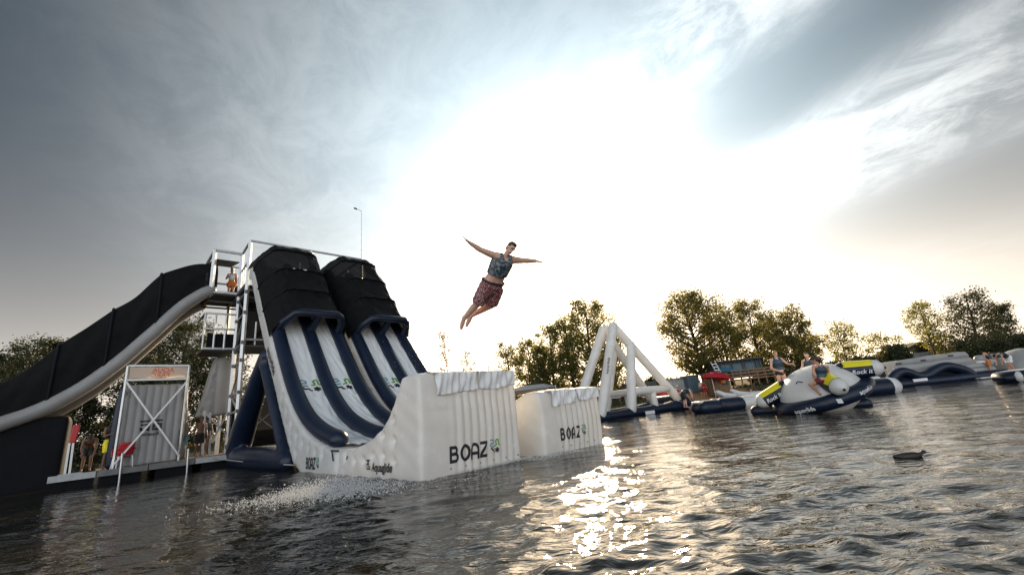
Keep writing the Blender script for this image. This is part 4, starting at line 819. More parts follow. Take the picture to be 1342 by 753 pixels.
# ================================================================== PEOPLE
def person(name, label, J, fwd, skin, hair, wear, long_hair=False, s=1.0, vox=.013, face_dir=None, cat='person', group=None, fingers=True, detail=False, bulk=1.0):
    """J: joints (world). wear: list of (kind, material). One continuous skin for the body, clothes and hair as children."""
    J = {k: np.array(q, float) for k, q in J.items()}; low = min(J['toL'], J['toR'], J['pel'], key=lambda q: q[2])
    t = thing(name, label, cat, low, group)
    lat = nrm(J['shL'] - J['shR']); latp = nrm(J['hiL'] - J['hiR']); spine = nrm(J['neck'] - J['pel']); f = nrm(np.cross(lat, spine)); f = f if np.dot(f, fwd) > 0 else -f
    fp = nrm(np.cross(latp, spine)); fp = fp if np.dot(fp, f) > 0 else -fp
    mid = J['pel'] * .55 + J['neck'] * .45
    if 'waist' in J: mid = J['waist']
    ch = mid * .38 + J['neck'] * .62; um = mid * .12 + J['neck'] * .88
    def torso(mb, g=0.0, lo=0, hi=6):
        hw = np.linalg.norm(J['shL'] - J['shR']) / 2
        R6 = [(J['pel'] - spine * .11 * s, .095, .085, latp, fp), (J['pel'], .163, .115, latp, fp), (J['pel'] * .5 + mid * .5, .150, .105, latp, fp), (mid, .137, .098, (lat + latp) / 2, (f + fp) / 2), (ch, .158, .118, lat, f), (um - spine * .01, min(.150, hw * .86), .090, lat, f), (J['neck'] - spine * .015, .062, .060, lat, f)]
        mb.loft([(c, a * (w * s + g), b * (d * s + g)) for c, w, d, a, b in R6[lo:hi + 1]], 18)
    s0 = s; s = s * bulk; mb = MB(); torso(mb); s = s0
    hc = J['head']; hu = nrm(hc - J['neck']); hf = nrm(face_dir if face_dir is not None else f); hf = nrm(hf - hu * np.dot(hf, hu)); hl = np.cross(hu, hf)
    mb.cap(J['neck'] - spine * .05 * s, hc - hu * .05 * s, .058 * s, .052 * s)
    mb.ell(hc + hu * .022 * s, hl * .074 * s, hf * .094 * s, hu * .098 * s)                      # skull
    mb.ell(hc - hu * .045 * s + hf * .018 * s, hl * .058 * s, hf * .072 * s, hu * .078 * s)       # jaw
    mb.ell(hc - hu * .105 * s + hf * .064 * s, hl * .022 * s, hf * .02 * s, hu * .018 * s)        # chin
    mb.cap(hc + hu * .012 * s + hf * .085 * s, hc - hu * .034 * s + hf * .106 * s, .010 * s, .017 * s, 8)  # nose
    mb.ell(hc + hu * .030 * s + hf * .082 * s, hl * .05 * s, hf * .014 * s, hu * .012 * s)        # brow
    for q in (-1, 1): mb.ell(hc + hl * q * .076 * s - hu * .004 * s - hf * .006 * s, hl * .012 * s, hf * .02 * s, hu * .032 * s)   # ears
    for L_ in 'LR':
        sh, el, wr, hd = J['sh' + L_], J['el' + L_], J['wr' + L_], J['ha' + L_]; sg = 1 if L_ == 'L' else -1
        mb.cap(um + (sh - um) * .45, sh, .070 * s * bulk, .062 * s * bulk); ua = nrm(el - sh)
        mb.tube([sh, sh + (el - sh) * .4, el], [.056 * s * bulk, .051 * s * bulk, .040 * s * bulk], 10); mb.tube([el, el + (wr - el) * .3, wr], [.041 * s * bulk, .041 * s * bulk, .027 * s * bulk], 10)
        d = nrm(hd - wr); pl_l = np.linalg.norm(hd - wr); k1 = nrm(np.cross(d, spine if abs(np.dot(d, spine)) < .85 else f)); k2 = np.cross(k1, d)
        wdir = k1 if abs(np.dot(k1, f)) > abs(np.dot(k2, f)) else k2; wdir = wdir if np.dot(wdir, f) > 0 else -wdir; nd = np.cross(d, wdir)
        pc = wr + d * .052 * s; mb.ell(pc, wdir * .042 * s * bulk, nd * .020 * s * bulk, d * .058 * s, 10, 7)
        if fingers:
            for k, (off, ln, sp) in enumerate(((.030, .066, .16), (.010, .076, .04), (-.010, .070, -.06), (-.029, .054, -.18))):
                b0 = wr + d * .092 * s + wdir * off * s; dd = nrm(d + wdir * sp); m1 = b0 + dd * ln * .5 * s; e1 = m1 + nrm(dd - nd * .35 * sg) * ln * .55 * s
                mb.tube([b0 - dd * .02 * s, m1, e1], [.0098 * s * bulk, .0092 * s * bulk, .008 * s * bulk], 6)
            b0 = wr + d * .028 * s + wdir * .034 * s; mb.tube([b0, b0 + nrm(d * .7 + wdir * .8) * .036 * s, b0 + nrm(d * .9 + wdir * .55) * .072 * s], [.013 * s, .0115 * s, .009 * s], 6)
    for L_ in 'LR':
        hi, kn, an, to = J['hi' + L_], J['kn' + L_], J['an' + L_], J['to' + L_]
        mb.tube([hi + spine * .03 * s, hi + (kn - hi) * .35, kn], [.088 * s * bulk, .079 * s * bulk, .054 * s * bulk], 12); sd_ = nrm(an - kn)
        back = -nrm(f - sd_ * np.dot(f, sd_)); mb.tube([kn, kn + (an - kn) * .32 + back * .012 * s, an], [.053 * s * bulk, .054 * s * bulk, .034 * s * bulk], 12)
        fd = nrm(to - an); mb.cap(an - fd * .035 * s + sd_ * .02 * s, an + (to - an) * .5 + sd_ * .012 * s, .034 * s * bulk, .034 * s * bulk); mb.cap(an + (to - an) * .45 + sd_ * .014 * s, to, .038 * s * bulk, .024 * s * bulk)
    co, fc, nr = remesh(mb, vox * s, 3, .45); mk('body', co, fc, M[skin], t)
    if detail:
        for q in (-1, 1):
            e = MB(); c = hc + hl * q * .032 * s + hu * .012 * s + hf * .083 * s; e.ell(c, hl * .014 * s, hf * .010 * s, hu * .008 * s, 8, 6); o = e.build('eye', M['eye_white'], t)
            e = MB(); e.ell(c + hf * .006 * s, hl * .006 * s, hf * .005 * s, hu * .007 * s, 8, 6); e.build('iris', M['hair_dark'], o)
            e = MB(); e.tube([hc + hl * q * .016 * s + hu * .032 * s + hf * .097 * s, hc + hl * q * .05 * s + hu * .034 * s + hf * .086 * s], .006 * s, 6); e.build('eyebrow', M[hair], t)
        e = MB(); e.tube([hc - hl * .022 * s - hu * .068 * s + hf * .086 * s, hc - hu * .066 * s + hf * .094 * s, hc + hl * .022 * s - hu * .068 * s + hf * .086 * s], .006 * s, 6); e.build('mouth', M['lips'], t)
    # hair
    mb = MB(); mb.ell(hc + hu * .042 * s - hf * .016 * s, hl * .083 * s, hf * .092 * s, hu * .090 * s); mb.ell(hc - hu * .01 * s - hf * .045 * s, hl * .076 * s, hf * .062 * s, hu * .085 * s)
    mb.ell(hc + hu * .098 * s + hf * .035 * s, hl * .058 * s, hf * .052 * s, hu * .034 * s)
    if long_hair: mb.tube([hc - hf * .07 * s, hc - hf * .115 * s - hu * .10 * s, hc - hf * .12 * s - hu * .24 * s], [.06 * s, .055 * s, .022 * s], 10)
    co, fc, nr = remesh(mb, .013 * s, 2); co = co + nr * (.004 * np.sin(co[:, [0]] * 240) * np.sin(co[:, [2]] * 200)) * s; mk('hair', co, fc, M[hair], t)
    for kind, mt_ in wear:
        mb = MB()
        if kind == 'vest':
            torso(mb, (.034 + .06 * (bulk - 1)) * s * (1 + 1.2 * (bulk - 1)), 3 if bulk > 1 else 2, 5)
            for q in (-1, 1):
                x = um + lat * q * .082 * s; mb.tube([x + f * .115 * s - spine * .06 * s, x + spine * .055 * s + f * .03 * s + lat * q * .012 * s, x - f * .10 * s - spine * .05 * s], [.045 * s * bulk, .040 * s * bulk, .045 * s * bulk], 10)
            co, fc, _ = remesh(mb, .014 * s, 2); vo = mk('life_vest', co, fc, M[mt_], t)
            if detail or s > 0:
                for zz in (.06, .17, .27):
                    b_ = MB(); c = mid * (1 - zz * 2.2) + ch * (zz * 2.2); b_.tube([c + lat * (.150 + .036) * s * math.cos(a) * (1.04 + zz * .25) + f * (.105 + .036) * s * math.sin(a) * (1.05 + zz * .3) for a in np.linspace(0, 2 * math.pi, 25)], .011 * s, 6, cap=False); b_.build('buckle_strap', M['black_cloth'], vo)
        elif kind in ('shorts', 'skirt', 'brief'):
            s0 = s; s = s * bulk; torso(mb, .016 * s, 0, 2 if kind != 'brief' else 1); ln = {'shorts': .78 if bulk == 1 else .97, 'skirt': .45, 'brief': .10}[kind]
            for L_ in 'LR':
                hi, kn = J['hi' + L_], J['kn' + L_]; g = .022 if kind == 'shorts' else (.05 if kind == 'skirt' else .012)
                mb.tube([hi + spine * .04 * s, hi + (kn - hi) * ln * .5, hi + (kn - hi) * ln], [(.090 + g) * s, (.085 + g) * s, (.074 + g) * s], 14, cap=(kind == 'brief'))
            co, fc, nr = remesh(mb, .016 * s, 2); co = co + nr * (.006 * s * np.sin(co[:, [0]] * 45 + co[:, [2]] * 12) * np.sin(co[:, [1]] * 50)); s = s0; mk({'shorts': 'shorts', 'skirt': 'skirt', 'brief': 'swim_brief'}[kind], co, fc, M[mt_], t)
        elif kind == 'top':
            torso(mb, .012 * s, 3, 5); co, fc, _ = remesh(mb, .016 * s, 2); mk('top', co, fc, M[mt_], t)
        elif kind == 'waistband':
            c = J['pel'] * .6 + mid * .4; mb.tube([c + latp * .172 * s * bulk * math.cos(a) + fp * .128 * s * bulk * math.sin(a) for a in np.linspace(0, 2 * math.pi, 25)], .018 * s, 8, cap=False); mb.build('waistband', M[mt_], t)
    return t
def stand(base, yaw, h=1.7, **over):
    """joints of a standing figure facing yaw (radians, 0 = +X)"""
    s = h / 1.75; f = np.array([math.cos(yaw), math.sin(yaw), 0]); l = np.array([-f[1], f[0], 0]); b = np.array(base, float)
    P = lambda fx, lx, z: b + (f * fx + l * lx + ZD * z) * s
    J = dict(head=P(.03, 0, 1.635), neck=P(0, 0, 1.475), pel=P(0, 0, .95), waist=P(.01, 0, 1.12))
    for L_, q in (('L', 1), ('R', -1)):
        J.update({'sh' + L_: P(0, .175 * q, 1.42), 'el' + L_: P(-.03, .245 * q, 1.13), 'wr' + L_: P(.06, .265 * q, .89), 'ha' + L_: P(.09, .265 * q, .76), 'hi' + L_: P(0, .088 * q, .90), 'kn' + L_: P(.02, .10 * q, .49), 'an' + L_: P(-.02, .11 * q, .075), 'to' + L_: P(.16, .13 * q, .03)})
    for k, q in over.items(): J[k] = P(*q)
    return J, f, s

# the man in the air
Jp = dict(head=(669.5, 325, 7.30), neck=(661.5, 335.5, 7.38), pel=(643.5, 374, 7.62), waist=(651, 360, 7.50),
          shL=(672.5, 340.5, 7.55), elL=(688, 341.5, 7.72), wrL=(702, 341.8, 7.88), haL=(710.5, 343.5, 7.98),
          shR=(649.5, 335.5, 7.30), elR=(630, 327.5, 7.12), wrR=(615.5, 318, 6.98), haR=(608.5, 312, 6.92),
          hiL=(650, 379, 7.72), knL=(643.5, 400, 7.92), anL=(618.5, 413, 8.20), toL=(611.5, 426.5, 8.30),
          hiR=(637, 377, 7.60), knR=(625.5, 398, 7.80), anR=(608.5, 417, 8.02), toR=(604.5, 430, 8.12))
J = {k: gy(*q) for k, q in Jp.items()}
dl = lambda a, b: round(float(np.linalg.norm(J[a] - J[b])), 2)
print('JUMPER', dict(thigh=dl('hiL', 'knL'), shin=dl('knL', 'anL'), thR=dl('hiR', 'knR'), shR=dl('knR', 'anR'), torso=dl('pel', 'neck'), sh=dl('shL', 'shR'), ua=dl('shR', 'elR'), fa=dl('elR', 'wrR'), uaL=dl('shL', 'elL'), head=dl('head', 'neck'), hips=dl('hiL', 'hiR')))
person('person', 'man in life vest and red patterned shorts flying through the air, arms spread', J, UD * .8 - ZD * .4, 'skin', 'hair_brown',
       [('vest', 'vest_camo'), ('shorts', 'shorts_print'), ('waistband', 'black_cloth')], vox=.0075, face_dir=UD * .62 - VD * .18 - ZD * .62, detail=True, bulk=1.30)

# people on the tower and the dock
b = on_u(302.5, 381, -24.9); b[2] = 7.97; J, f, s = stand(b, R(-60), 1.64, elR=(.06, -.26, 1.16), wrR=(.24, -.14, 1.22), haR=(.30, -.06, 1.25)); person('person', 'woman in white top and orange skirt on the tower platform', J, f, 'skin_tan', 'hair_dark', [('top', 'white_cloth'), ('skirt', 'orange_cloth')], True, s)
J, f, s = stand(W(-25.5, 4.55, 7.97), R(-100), 1.60); person('person', 'person in dark clothes behind the woman in the orange skirt', J, f, 'skin_tan', 'hair_dark', [('vest', 'black_cloth'), ('shorts', 'black_cloth')], False, s)
b = on_u(139.5, 610, -22.7); b[2] = .46; J, f, s = stand(b, R(-20), 1.80, elR=(.10, -.25, 1.14), wrR=(.30, -.10, 1.22), haR=(.38, -.02, 1.27)); person('person', 'man in yellow shorts standing on the dock by the padded wall', J, f, 'skin_shaded', 'hair_dark', [('vest', 'black_cloth'), ('shorts', 'yellow_cloth')], False, s)
J, f, s = stand(W(-22.6, 2.72, .46), R(-130), 1.72); person('person', 'man in blue shorts standing at the right post of the banner frame', J, f, 'skin_shaded', 'hair_dark', [('vest', 'vest_blue'), ('shorts', 'teal_cloth')], False, s)
J, f, s = stand(W(-24.6, 3.75, .46), R(-70), 1.65); person('person', 'bather in blue vest waiting under the stair landing', J, f, 'skin_shaded', 'hair_dark', [('vest', 'vest_blue'), ('brief', 'black_cloth')], True, s)
J, f, s = stand(W(-24.0, 3.45, .46), R(-30), 1.70); person('person', 'bather in dark shorts standing at the foot of the tower', J, f, 'skin_shaded', 'hair_brown', [('shorts', 'black_cloth')], False, s)
# man bending on the dock
b = on_u(112, 614, -23.2); b[2] = .46; J, f, s = stand(b, R(-45), 1.7, neck=(.45, 0, 1.15), head=(.60, 0, 1.22), waist=(.12, 0, 1.0), pel=(-.10, 0, .85), hiL=(-.08, .09, .82), hiR=(-.08, -.09, .82), shL=(.40, .17, 1.12), shR=(.40, -.17, 1.12), elL=(.45, .2, .85), elR=(.45, -.2, .85), wrL=(.58, .16, .66), wrR=(.58, -.16, .66), haL=(.64, .15, .56), haR=(.64, -.15, .56)); person('person', 'bather leaning forward on the dock beside the red board', J, f, 'skin_shaded', 'hair_dark', [('shorts', 'black_cloth')], False, s)

# ================================================================== CLIMBING FRAME
t0 = gz(790, 551); t1 = gz(903, 535.5); dr = nrm(t1 - t0); bk = np.array([-dr[1], dr[0], 0]); base = (t0 + t1) / 2
t = thing('climbing_frame', 'white inflatable climbing frame of leaning tubes on a navy float', 'inflatable', base)
def on_f(x, y, back=0.0): return pln(x, y, t0 + bk * back, bk)
n0 = on_f(788, 543, .25); n1 = on_f(893, 527, .25); off = bk * 2.3; F_ = lambda x, y, b_=.25: on_f(x, y, b_)
pk = F_(803.5, 427, .6); pkf = pk + bk * .9
def tb(nm, a, b_, r, mat='pvc_white'): mb = MB(); mb.tube([a, (a + b_) / 2, b_], r, 14); return mb.build(nm, M[mat], t)
tb('near_leg', pk, n0, .27); tb('far_leg', pkf, n0 + off * .98 - dr * .1, .27)
dg = lambda s: pk + (n1 - pk) * s
e_n = n1 + off * .95; dgf = lambda s: pkf + (e_n - pkf) * s
tb('diagonal_beam', pk, n1, .26); tb('diagonal_beam', pkf, e_n, .26)
a = F_(826.5, 452, .38); c = F_(828, 537, .25); tb('upright', a, c, .27); tb('upright', a + bk * 1.5, c + off * .95, .25)
a = F_(830, 513, .25); c = F_(874, 508.5, .25); tb('cross_beam', a, c, .22); tb('cross_beam', a + off * .93, c + off * .93, .22); tb('cross_beam', a + dr * .0, a + off * .93, .20)
a = F_(855, 513, .25); c = F_(859.5, 534, .25); tb('short_upright', a, c, .19); tb('short_upright', a + off * .94, c + off * .94, .19)
for k, bo in enumerate((0, 2.35)):
    mb = MB(); q0 = t0 + bk * (.30 + bo) + ZD * .16 - dr * .05; q1 = t1 + bk * (.30 + bo) + ZD * .26 - dr * .3; mb.tube([q0 + (q1 - q0) * s_ for s_ in np.linspace(0, 1, 10)], [.27 + .03 * math.sin(k_ * 2.4) + .05 * (k_ > 7) for k_ in range(10)], 14); mb.build('float', M['pvc_navy'], t)
mb = MB(); q1 = t1 + ZD * .40 - dr * .15; mb.tube([q1 + bk * .3, q1 + bk * 1.5, q1 + bk * 2.7], .52, 16); mb.build('end_float', M['pvc_navy'], t)
mb = MB(); q1 = t0 + ZD * .16; mb.tube([q1 + bk * .3, q1 + bk * 2.6], .26, 12); mb.build('end_float', M['pvc_navy'], t)
nf = nrm(np.cross(dr, ZD)); text_on('aquaglide', F_(796.6, 490, .0), nrm(F_(799, 470, 0) - F_(796.6, 490, 0)) * .26, np.cross(nf, nrm(F_(799, 470, 0) - F_(796.6, 490, 0))) * .26, None, M['print_dark'], 'maker_lettering', t)
mb = MB(); c = F_(852, 540, .02); mb.box(c, dr * .36, ZD * .09, nf * .012); mb.build('white_label', M['print_white'], t, smooth=False)

# floating walkway tube between frame and rocker
a = gz(925, 541) + ZD * .22; c = gz(998, 532.5) + ZD * .25; d = nrm(c - a); b2 = np.array([-d[1], d[0], 0]); t = thing('floating_walkway', 'low navy and white inflatable walkway beside the rocker', 'inflatable', (a + c) / 2 - ZD * .24)
for s0, s1, m_, r_ in ((0, .30, 'pvc_navy', .33), (.31, .70, 'pvc_navy', .36), (.70, 1.15, 'pvc_white', .32)):
    for q in (.25, .85):
        mb = MB(); mb.tube([a + (c - a) * s0 + b2 * q + d * .2, a + (c - a) * s1 + b2 * q - d * .12], r_, 14); mb.build('tube', M[m_], t)
mb = MB(); mb.box((a + c) / 2 + b2 * .55 + ZD * .26, (c - a) * .52, b2 * .42, ZD * .06); co, fc, _ = remesh(mb, .05, 4); mk('top_pad', co, fc, M['pvc_white'], t)

# ================================================================== ROCKER
ctr = np.array([*(gz(1082, 541)[:2] * 1.095), .60]); view = nrm(np.array([ctr[0], ctr[1], 0])); rgt = np.array([view[1], -view[0], 0])
tilt = R(12); ax_r = nrm(rgt * math.cos(tilt) + ZD * math.sin(tilt)); ax_u = nrm(np.cross(ax_r, view)); ax_u = ax_u if ax_u[2] > 0 else -ax_u; ax_f = -view     # right, up, towards the camera
lean = R(9); ax_f, ax_u = nrm(ax_f * math.cos(lean) - ax_u * math.sin(lean)), nrm(ax_u * math.cos(lean) + ax_f * math.sin(lean))
t = thing('inflatable_rocker', 'white domed inflatable rocker with navy ring and yellow topped horns', 'rocker', ctr - ZD * .62)
mb = MB(); mb.ell(ctr + ax_u * .02, ax_r * 1.24, ax_f * 1.24, ax_u * .86, 40, 22); mb.build('dome', M['pvc_white'], t)
def ringp(a, r, up=0.0): return ctr + ax_r * math.cos(a) * r + ax_f * math.sin(a) * r + ax_u * up
RR = 1.30; mb = MB(); rs_ = []
for k in range(33):
    a = 2 * math.pi * k / 32; ocn = 1 + .018 * math.cos(8 * a); rs_.append(ringp(a, RR * ocn, -.14))
mb.tube(rs_, .225, 24, cap=False); mb.build('ring', M['pvc_navy'], t); rbv = bvh_of(mb.v, mb.f)
for k in range(8):
    a = 2 * math.pi * (k + .5) / 8; mb = MB(); p = ringp(a, 1.0, .60); d_ = nrm(ringp(a + .1, 1.0, .60) - p); mb.tube([p - d_ * .10, p + ax_u * .06 + nrm(ringp(a, 1, 0) - ctr) * .05, p + d_ * .10], .018, 6); mb.build('grab_handle', M['rubber'], t)
for k, a in enumerate((R(180 - 6), R(70), R(0 + 4), R(-92))):
    o_ = nrm(ringp(a, 1.0) - ctr); ou = nrm(o_ + ax_u * .10); p0, p1 = ringp(a, .92, .42), ringp(a, 1.66, .26)
    if k == 1: p0, p1 = ringp(a, .90, .40), ringp(a, 1.52, .26)
    hd = nrm(p1 - p0); sd_ = nrm(np.cross(hd, ax_u)); uh = np.cross(sd_, hd)
    mb = MB(); mb.tube([p0, p0 + (p1 - p0) * .5, p1], [.30, .28, .26], 24); hn = mb.build('horn', M['pvc_navy'], t)
    mb = MB(); mb.grid(lambda i, j: p0 + (p1 - p0) * (.02 + j * .99) + (sd_ * math.cos(R(28 + 124 * i)) + uh * math.sin(R(28 + 124 * i))) * (.310 - .04 * j), 16, 6); o = mb.build('top_stripe', M['pvc_yellow'], hn)
    mb = MB(); mb.tube([p1 + hd * .02, p1 + hd * .03], .262, 24); mb.build('end_cap', M['pvc_white'], hn)
    mb = MB(); mb.tube([p1 + hd * .285 - uh * .02, p1 + hd * .30 - uh * .02], .042, 10); mb.build('valve', M['rubber'], hn)
    if k in (0, 2):
        s_dir = sd_ if np.dot(sd_, ax_f) > 0 else -sd_; lx = hd if np.dot(hd, rgt) > 0 else -hd; st_ = p0 + (p1 - p0) * (.95 if k == 0 else .25) + s_dir * .30 - uh * .09
        text_on('Rock it', st_, lx * .18, uh * .19, None, M['print_white'], 'lettering', hn, off=.012, shear=.3)
a_ = R(128); p = ringp(a_, RR + .225, -.14); q = ringp(R(118), RR + .225, -.14); lx = nrm(q - p); text_on('aquaglide', p + lx * .05 - ax_u * .08, lx * .17, ax_u * .19, rbv, M['print_white'], 'maker_lettering', t, off=.012)
p = ringp(R(52), RR + .225, -.14); q = ringp(R(40), RR + .225, -.14); lx = nrm(q - p); text_on('aquaglide', p - ax_u * .05, lx * .17, ax_u * .19, rbv, M['print_white'], 'maker_lettering', t, off=.012)
mb = MB(); p = ringp(R(76), RR + .23, -.14); mb.box(p, rgt * .07, ax_u * .07, view * .012); mb.build('square_patch', M['print_white'], t, smooth=False)
HP0 = ringp(R(84), 1.30, .40)
# rider astride the front horn, back to the water
def at_px(x, y, Y): return gy(x, y, Y)
Yr = ctr[1] - 1.2
J = {k: gy(x, y, Yr + dy) for k, (x, y, dy) in dict(head=(1066.5, 471.5, .02), neck=(1074.5, 479, .02), pel=(1076.5, 497.5, .03), waist=(1076.5, 490, .03), shL=(1066, 480.5, -.02), shR=(1083.5, 480.5, .05), elL=(1065.5, 490, -.08), elR=(1086, 489, .14), wrL=(1068.5, 498.5, .02), wrR=(1083, 496, .20), haL=(1070.5, 502, .10), haR=(1080, 498.5, .24), hiL=(1072, 500, -.02), hiR=(1081, 499.5, .04), knL=(1061.5, 503.5, .12), knR=(1092, 501, .15), anL=(1073.5, 515, .12), anR=(1094, 508, .30), toL=(1077, 517.5, .25), toR=(1092, 511, .40)).items()}
print('RIDER', round(float(np.linalg.norm(J['neck'] - J['pel'])), 2), round(float(np.linalg.norm(J['hiL'] - J['knL'])), 2), round(float(np.linalg.norm(J['knL'] - J['anL'])), 2), round(float(np.linalg.norm(J['shL'] - J['shR'])), 2))
person('person', 'woman in blue life vest and dark red briefs astride the rocker horn', J, view, 'skin_tan', 'hair_dark', [('vest', 'vest_blue'), ('brief', 'burgundy')], True, .92, face_dir=-rgt * .9 - view * .2)
Yb = ctr[1] + 1.0
b = gy(1031, 521, Yb); J, f, s = stand(b, math.atan2(-view[1], -view[0]) + .5, 1.70, elL=(.12, .30, 1.22), wrL=(.36, .36, 1.18), haL=(.46, .36, 1.12), elR=(-.02, -.25, 1.12), wrR=(.20, -.10, .98), haR=(.28, -.02, .92)); person('person', 'woman in blue life vest and black briefs standing behind the rocker', J, f, 'skin', 'hair_fair', [('vest', 'vest_blue'), ('brief', 'black_cloth')], False, s, detail=True)
b = gy(1082, 521, ctr[1] + .9); J, f, s = stand(b, math.atan2(-view[1], -view[0]) - .3, 1.66, elR=(.05, -.28, 1.16), wrR=(.25, -.36, 1.0), haR=(.33, -.38, .93)); J = {k: (q - rgt * .18) for k, q in J.items()}; person('person', 'third rider half hidden behind the seated woman in dark red briefs', J, f, 'skin', 'hair_brown', [('vest', 'vest_blue'), ('brief', 'black_cloth')], False, s)
# extra platform on which those behind stand
c = gy(1056, 522, ctr[1] + 1.3); mb = MB(); t = thing('floating_platform', 'flat white inflatable platform behind the rocker', 'inflatable', (c[0], c[1], 0)); c[2] = .10; mb.box(c, rgt * 1.6, view * .8, ZD * .16); co, fc, _ = remesh(mb, .06, 4); mk('pad', co, fc, M['pvc_white'], t)
mb = MB(); mb.tube([c - rgt * 1.6 - view * .85, c + rgt * 1.6 - view * .85], .2, 12); mb.build('edge_tube', M['pvc_navy'], t)

# ================================================================== WATER PARK TO THE RIGHT
# navy pontoons next to the rocker
a = gz(1140, 522); c = gz(1168, 518); Yp = 21.0
t = thing('floating_walkway', 'navy inflatable pontoon with white top between rocker and wave slide', 'inflatable', (gy(1150, 515, Yp)[0], Yp, 0))
p0 = gy(1118, 513, Yp); p1 = gy(1163, 510, Yp); p0[2] = .28; p1[2] = .30
mb = MB(); mb.tube([p0, (p0 + p1) / 2, p1], .42, 16); mb.build('tube', M['pvc_navy'], t); mb = MB(); mb.tube([p0 + np.array([0, 1.1, 0]), p1 + np.array([0, 1.1, 0])], .42, 14); mb.build('tube', M['pvc_navy'], t)
mb = MB(); mb.box((p0 + p1) / 2 + np.array([-.2, .6, .42]), (.9, 0, 0), (0, .6, 0), (0, 0, .12)); co, fc, _ = remesh(mb, .06, 4); mk('top_pad', co, fc, M['pvc_white'], t)
mb = MB(); mb.tube([p1 + np.array([.15, 0, 0]), p1 + np.array([.2, 0, 0])], .43, 16); mb.build('end_band', M['pvc_white'], t)
t = thing('inflatable_slope', 'pale inflatable ramp top showing above the rocker', 'inflatable', (gy(1130, 505, 23.5)[0], 23.5, 0))
P = [gy(x, y, 23.5) for x, y in ((1093, 484), (1110, 478.5), (1132, 480.5), (1156, 500), (1160, 513), (1098, 519))]; n = len(P); mb = MB(); Q = [p + np.array([.2, 1.8, 0]) for p in P]; mb.add(P + Q, [tuple(range(n)), tuple(range(2 * n - 1, n - 1, -1))] + [(k, (k + 1) % n, n + (k + 1) % n, n + k) for k in range(n)]); co, fc, _ = remesh(mb, .07, 5); mk('body', co, fc, M['pvc_grey'], t)
mb = MB(); mb.tube([P[5] + np.array([0, -.2, .2]), P[4] + np.array([0, -.2, .2])], .25, 12); mb.build('float', M['pvc_navy'], t)

# the wave slide
YW = 26.3; t = thing('wave_slide', 'long grey inflatable wave slide with ribbed wall, arches and steps', 'slide', (gy(1245, 505, YW)[0], YW, 0)); G = lambda x, y, Y=YW: gy(x, y, Y)
P = [G(x, y, YW + .5) for x, y in ((1168, 493), (1174, 473), (1200, 469), (1230, 465), (1258, 460.5), (1264, 461), (1274, 471), (1283, 477), (1293, 482.5), (1305, 488), (1306, 494), (1240, 500))]; n = len(P); Q = [p + np.array([.3, 2.6, 0]) for p in P]
mb = MB(); mb.add(P + Q, [tuple(range(n)), tuple(range(2 * n - 1, n - 1, -1))] + [(k, (k + 1) % n, n + (k + 1) % n, n + k) for k in range(n)]); co, fc, nr = remesh(mb, .06, 5)
fr_ = np.clip(-nr[:, 1] * 1.6 - .3, 0, 1); slope = (P[4][2] - P[1][2]) / (P[4][0] - P[1][0]); hh_ = co[:, 2] - slope * .55 * (co[:, 0] - P[1][0]); co = co + nr * (fr_ * .085 * np.abs(np.sin(hh_ * math.pi / .40)) ** .7)[:, None]; mk('ribbed_wall', co, fc, M['pvc_grey'], t); bv = bvh_of(co, fc)
for x, y in ((1180, 476), (1212, 471.5), (1248, 465.5)): 
    mb = MB(); p = G(x, y, YW + .3); hit = bv.ray_cast(Vector(p - np.array([0, 1, 0])), Vector((0, 1, 0)), 3); p = np.array(hit[0]) if hit[0] is not None else p
    mb.box(p, (.16, 0, 0), (0, 0.015, 0), (0, 0, .05)); mb.build('grab_handle', M['rubber'], t, smooth=False)
W1 = [(1163, 503), (1168, 497), (1175, 489.5), (1184, 486.5), (1193, 489), (1203, 492.5), (1215, 491), (1226, 484.5), (1240, 479.8), (1252, 481.5), (1264, 485), (1273, 490)]
wp = smooth_poly([(G(x, y)[0], G(x, y)[2]) for x, y in W1], 44); 
for dy in (0.0, 3.0):
    mb = MB(); mb.tube([np.array([x, YW + dy, z]) for x, z in wp], .26, 14); mb.build('wave_tube', M['pvc_navy'], t)
mb = MB(); mb.grid(lambda i, j: np.array([wp[int(i * 43)][0], YW + .2 + 2.7 * j, wp[int(i * 43)][1] - .05]), 43, 4); mb.build('wave_deck', M['pvc_navy'], t)
for lo_, hi_ in ((1, 20), (21, 42)):
    mb = MB(); mb.grid(lambda i, j: np.array([wp[int(lo_ + i * (hi_ - lo_))][0], YW + .12, .2 + (wp[int(lo_ + i * (hi_ - lo_))][1] - .3) * j]), hi_ - lo_, 2); mb.build('arch_shade', M['pvc_dark'], t)  # black sheets added as the shade inside the open humps
for x0, x1, y0, y1 in ((1164, 1196, 507.5, 505.5), (1196, 1258, 503, 499.5), (1258, 1318, 499, 493)):
    mb = MB(); a, c = G(x0, y0), G(x1, y1); a[2] = c[2] = .16; mb.tube([a, (a + c) / 2, c], .27, 14); mb.build('float', M['pvc_navy'], t); mb = MB(); e = np.array([0, 2.9, 0]); mb.tube([a + e, c + e], .27, 12); mb.build('float', M['pvc_navy'], t)
for k, (x, y) in enumerate(((1283, 479), (1291, 484), (1299, 489))):
    mb = MB(); p = G(x, y, YW + .45); mb.tube([p - np.array([.75, 0, 0]), p + np.array([.45, 0, 0])], .17, 12); mb.build('step', M['pvc_grey'], t)
mb = MB(); a = G(1206, 497.5, YW - .3); mb.box(a, (.42, 0, 0), (0, .02, 0), (0, 0, .08)); mb.build('white_label', M['print_white'], t, smooth=False)
mb = MB(); a, c = G(1284, 500, YW - .6), G(1320, 495.5, YW - .6); a[2] = c[2] = .06; mb.bar(a, c, .3, .06); mb.build('boarding_mat', M['pvc_white'], t, smooth=False)

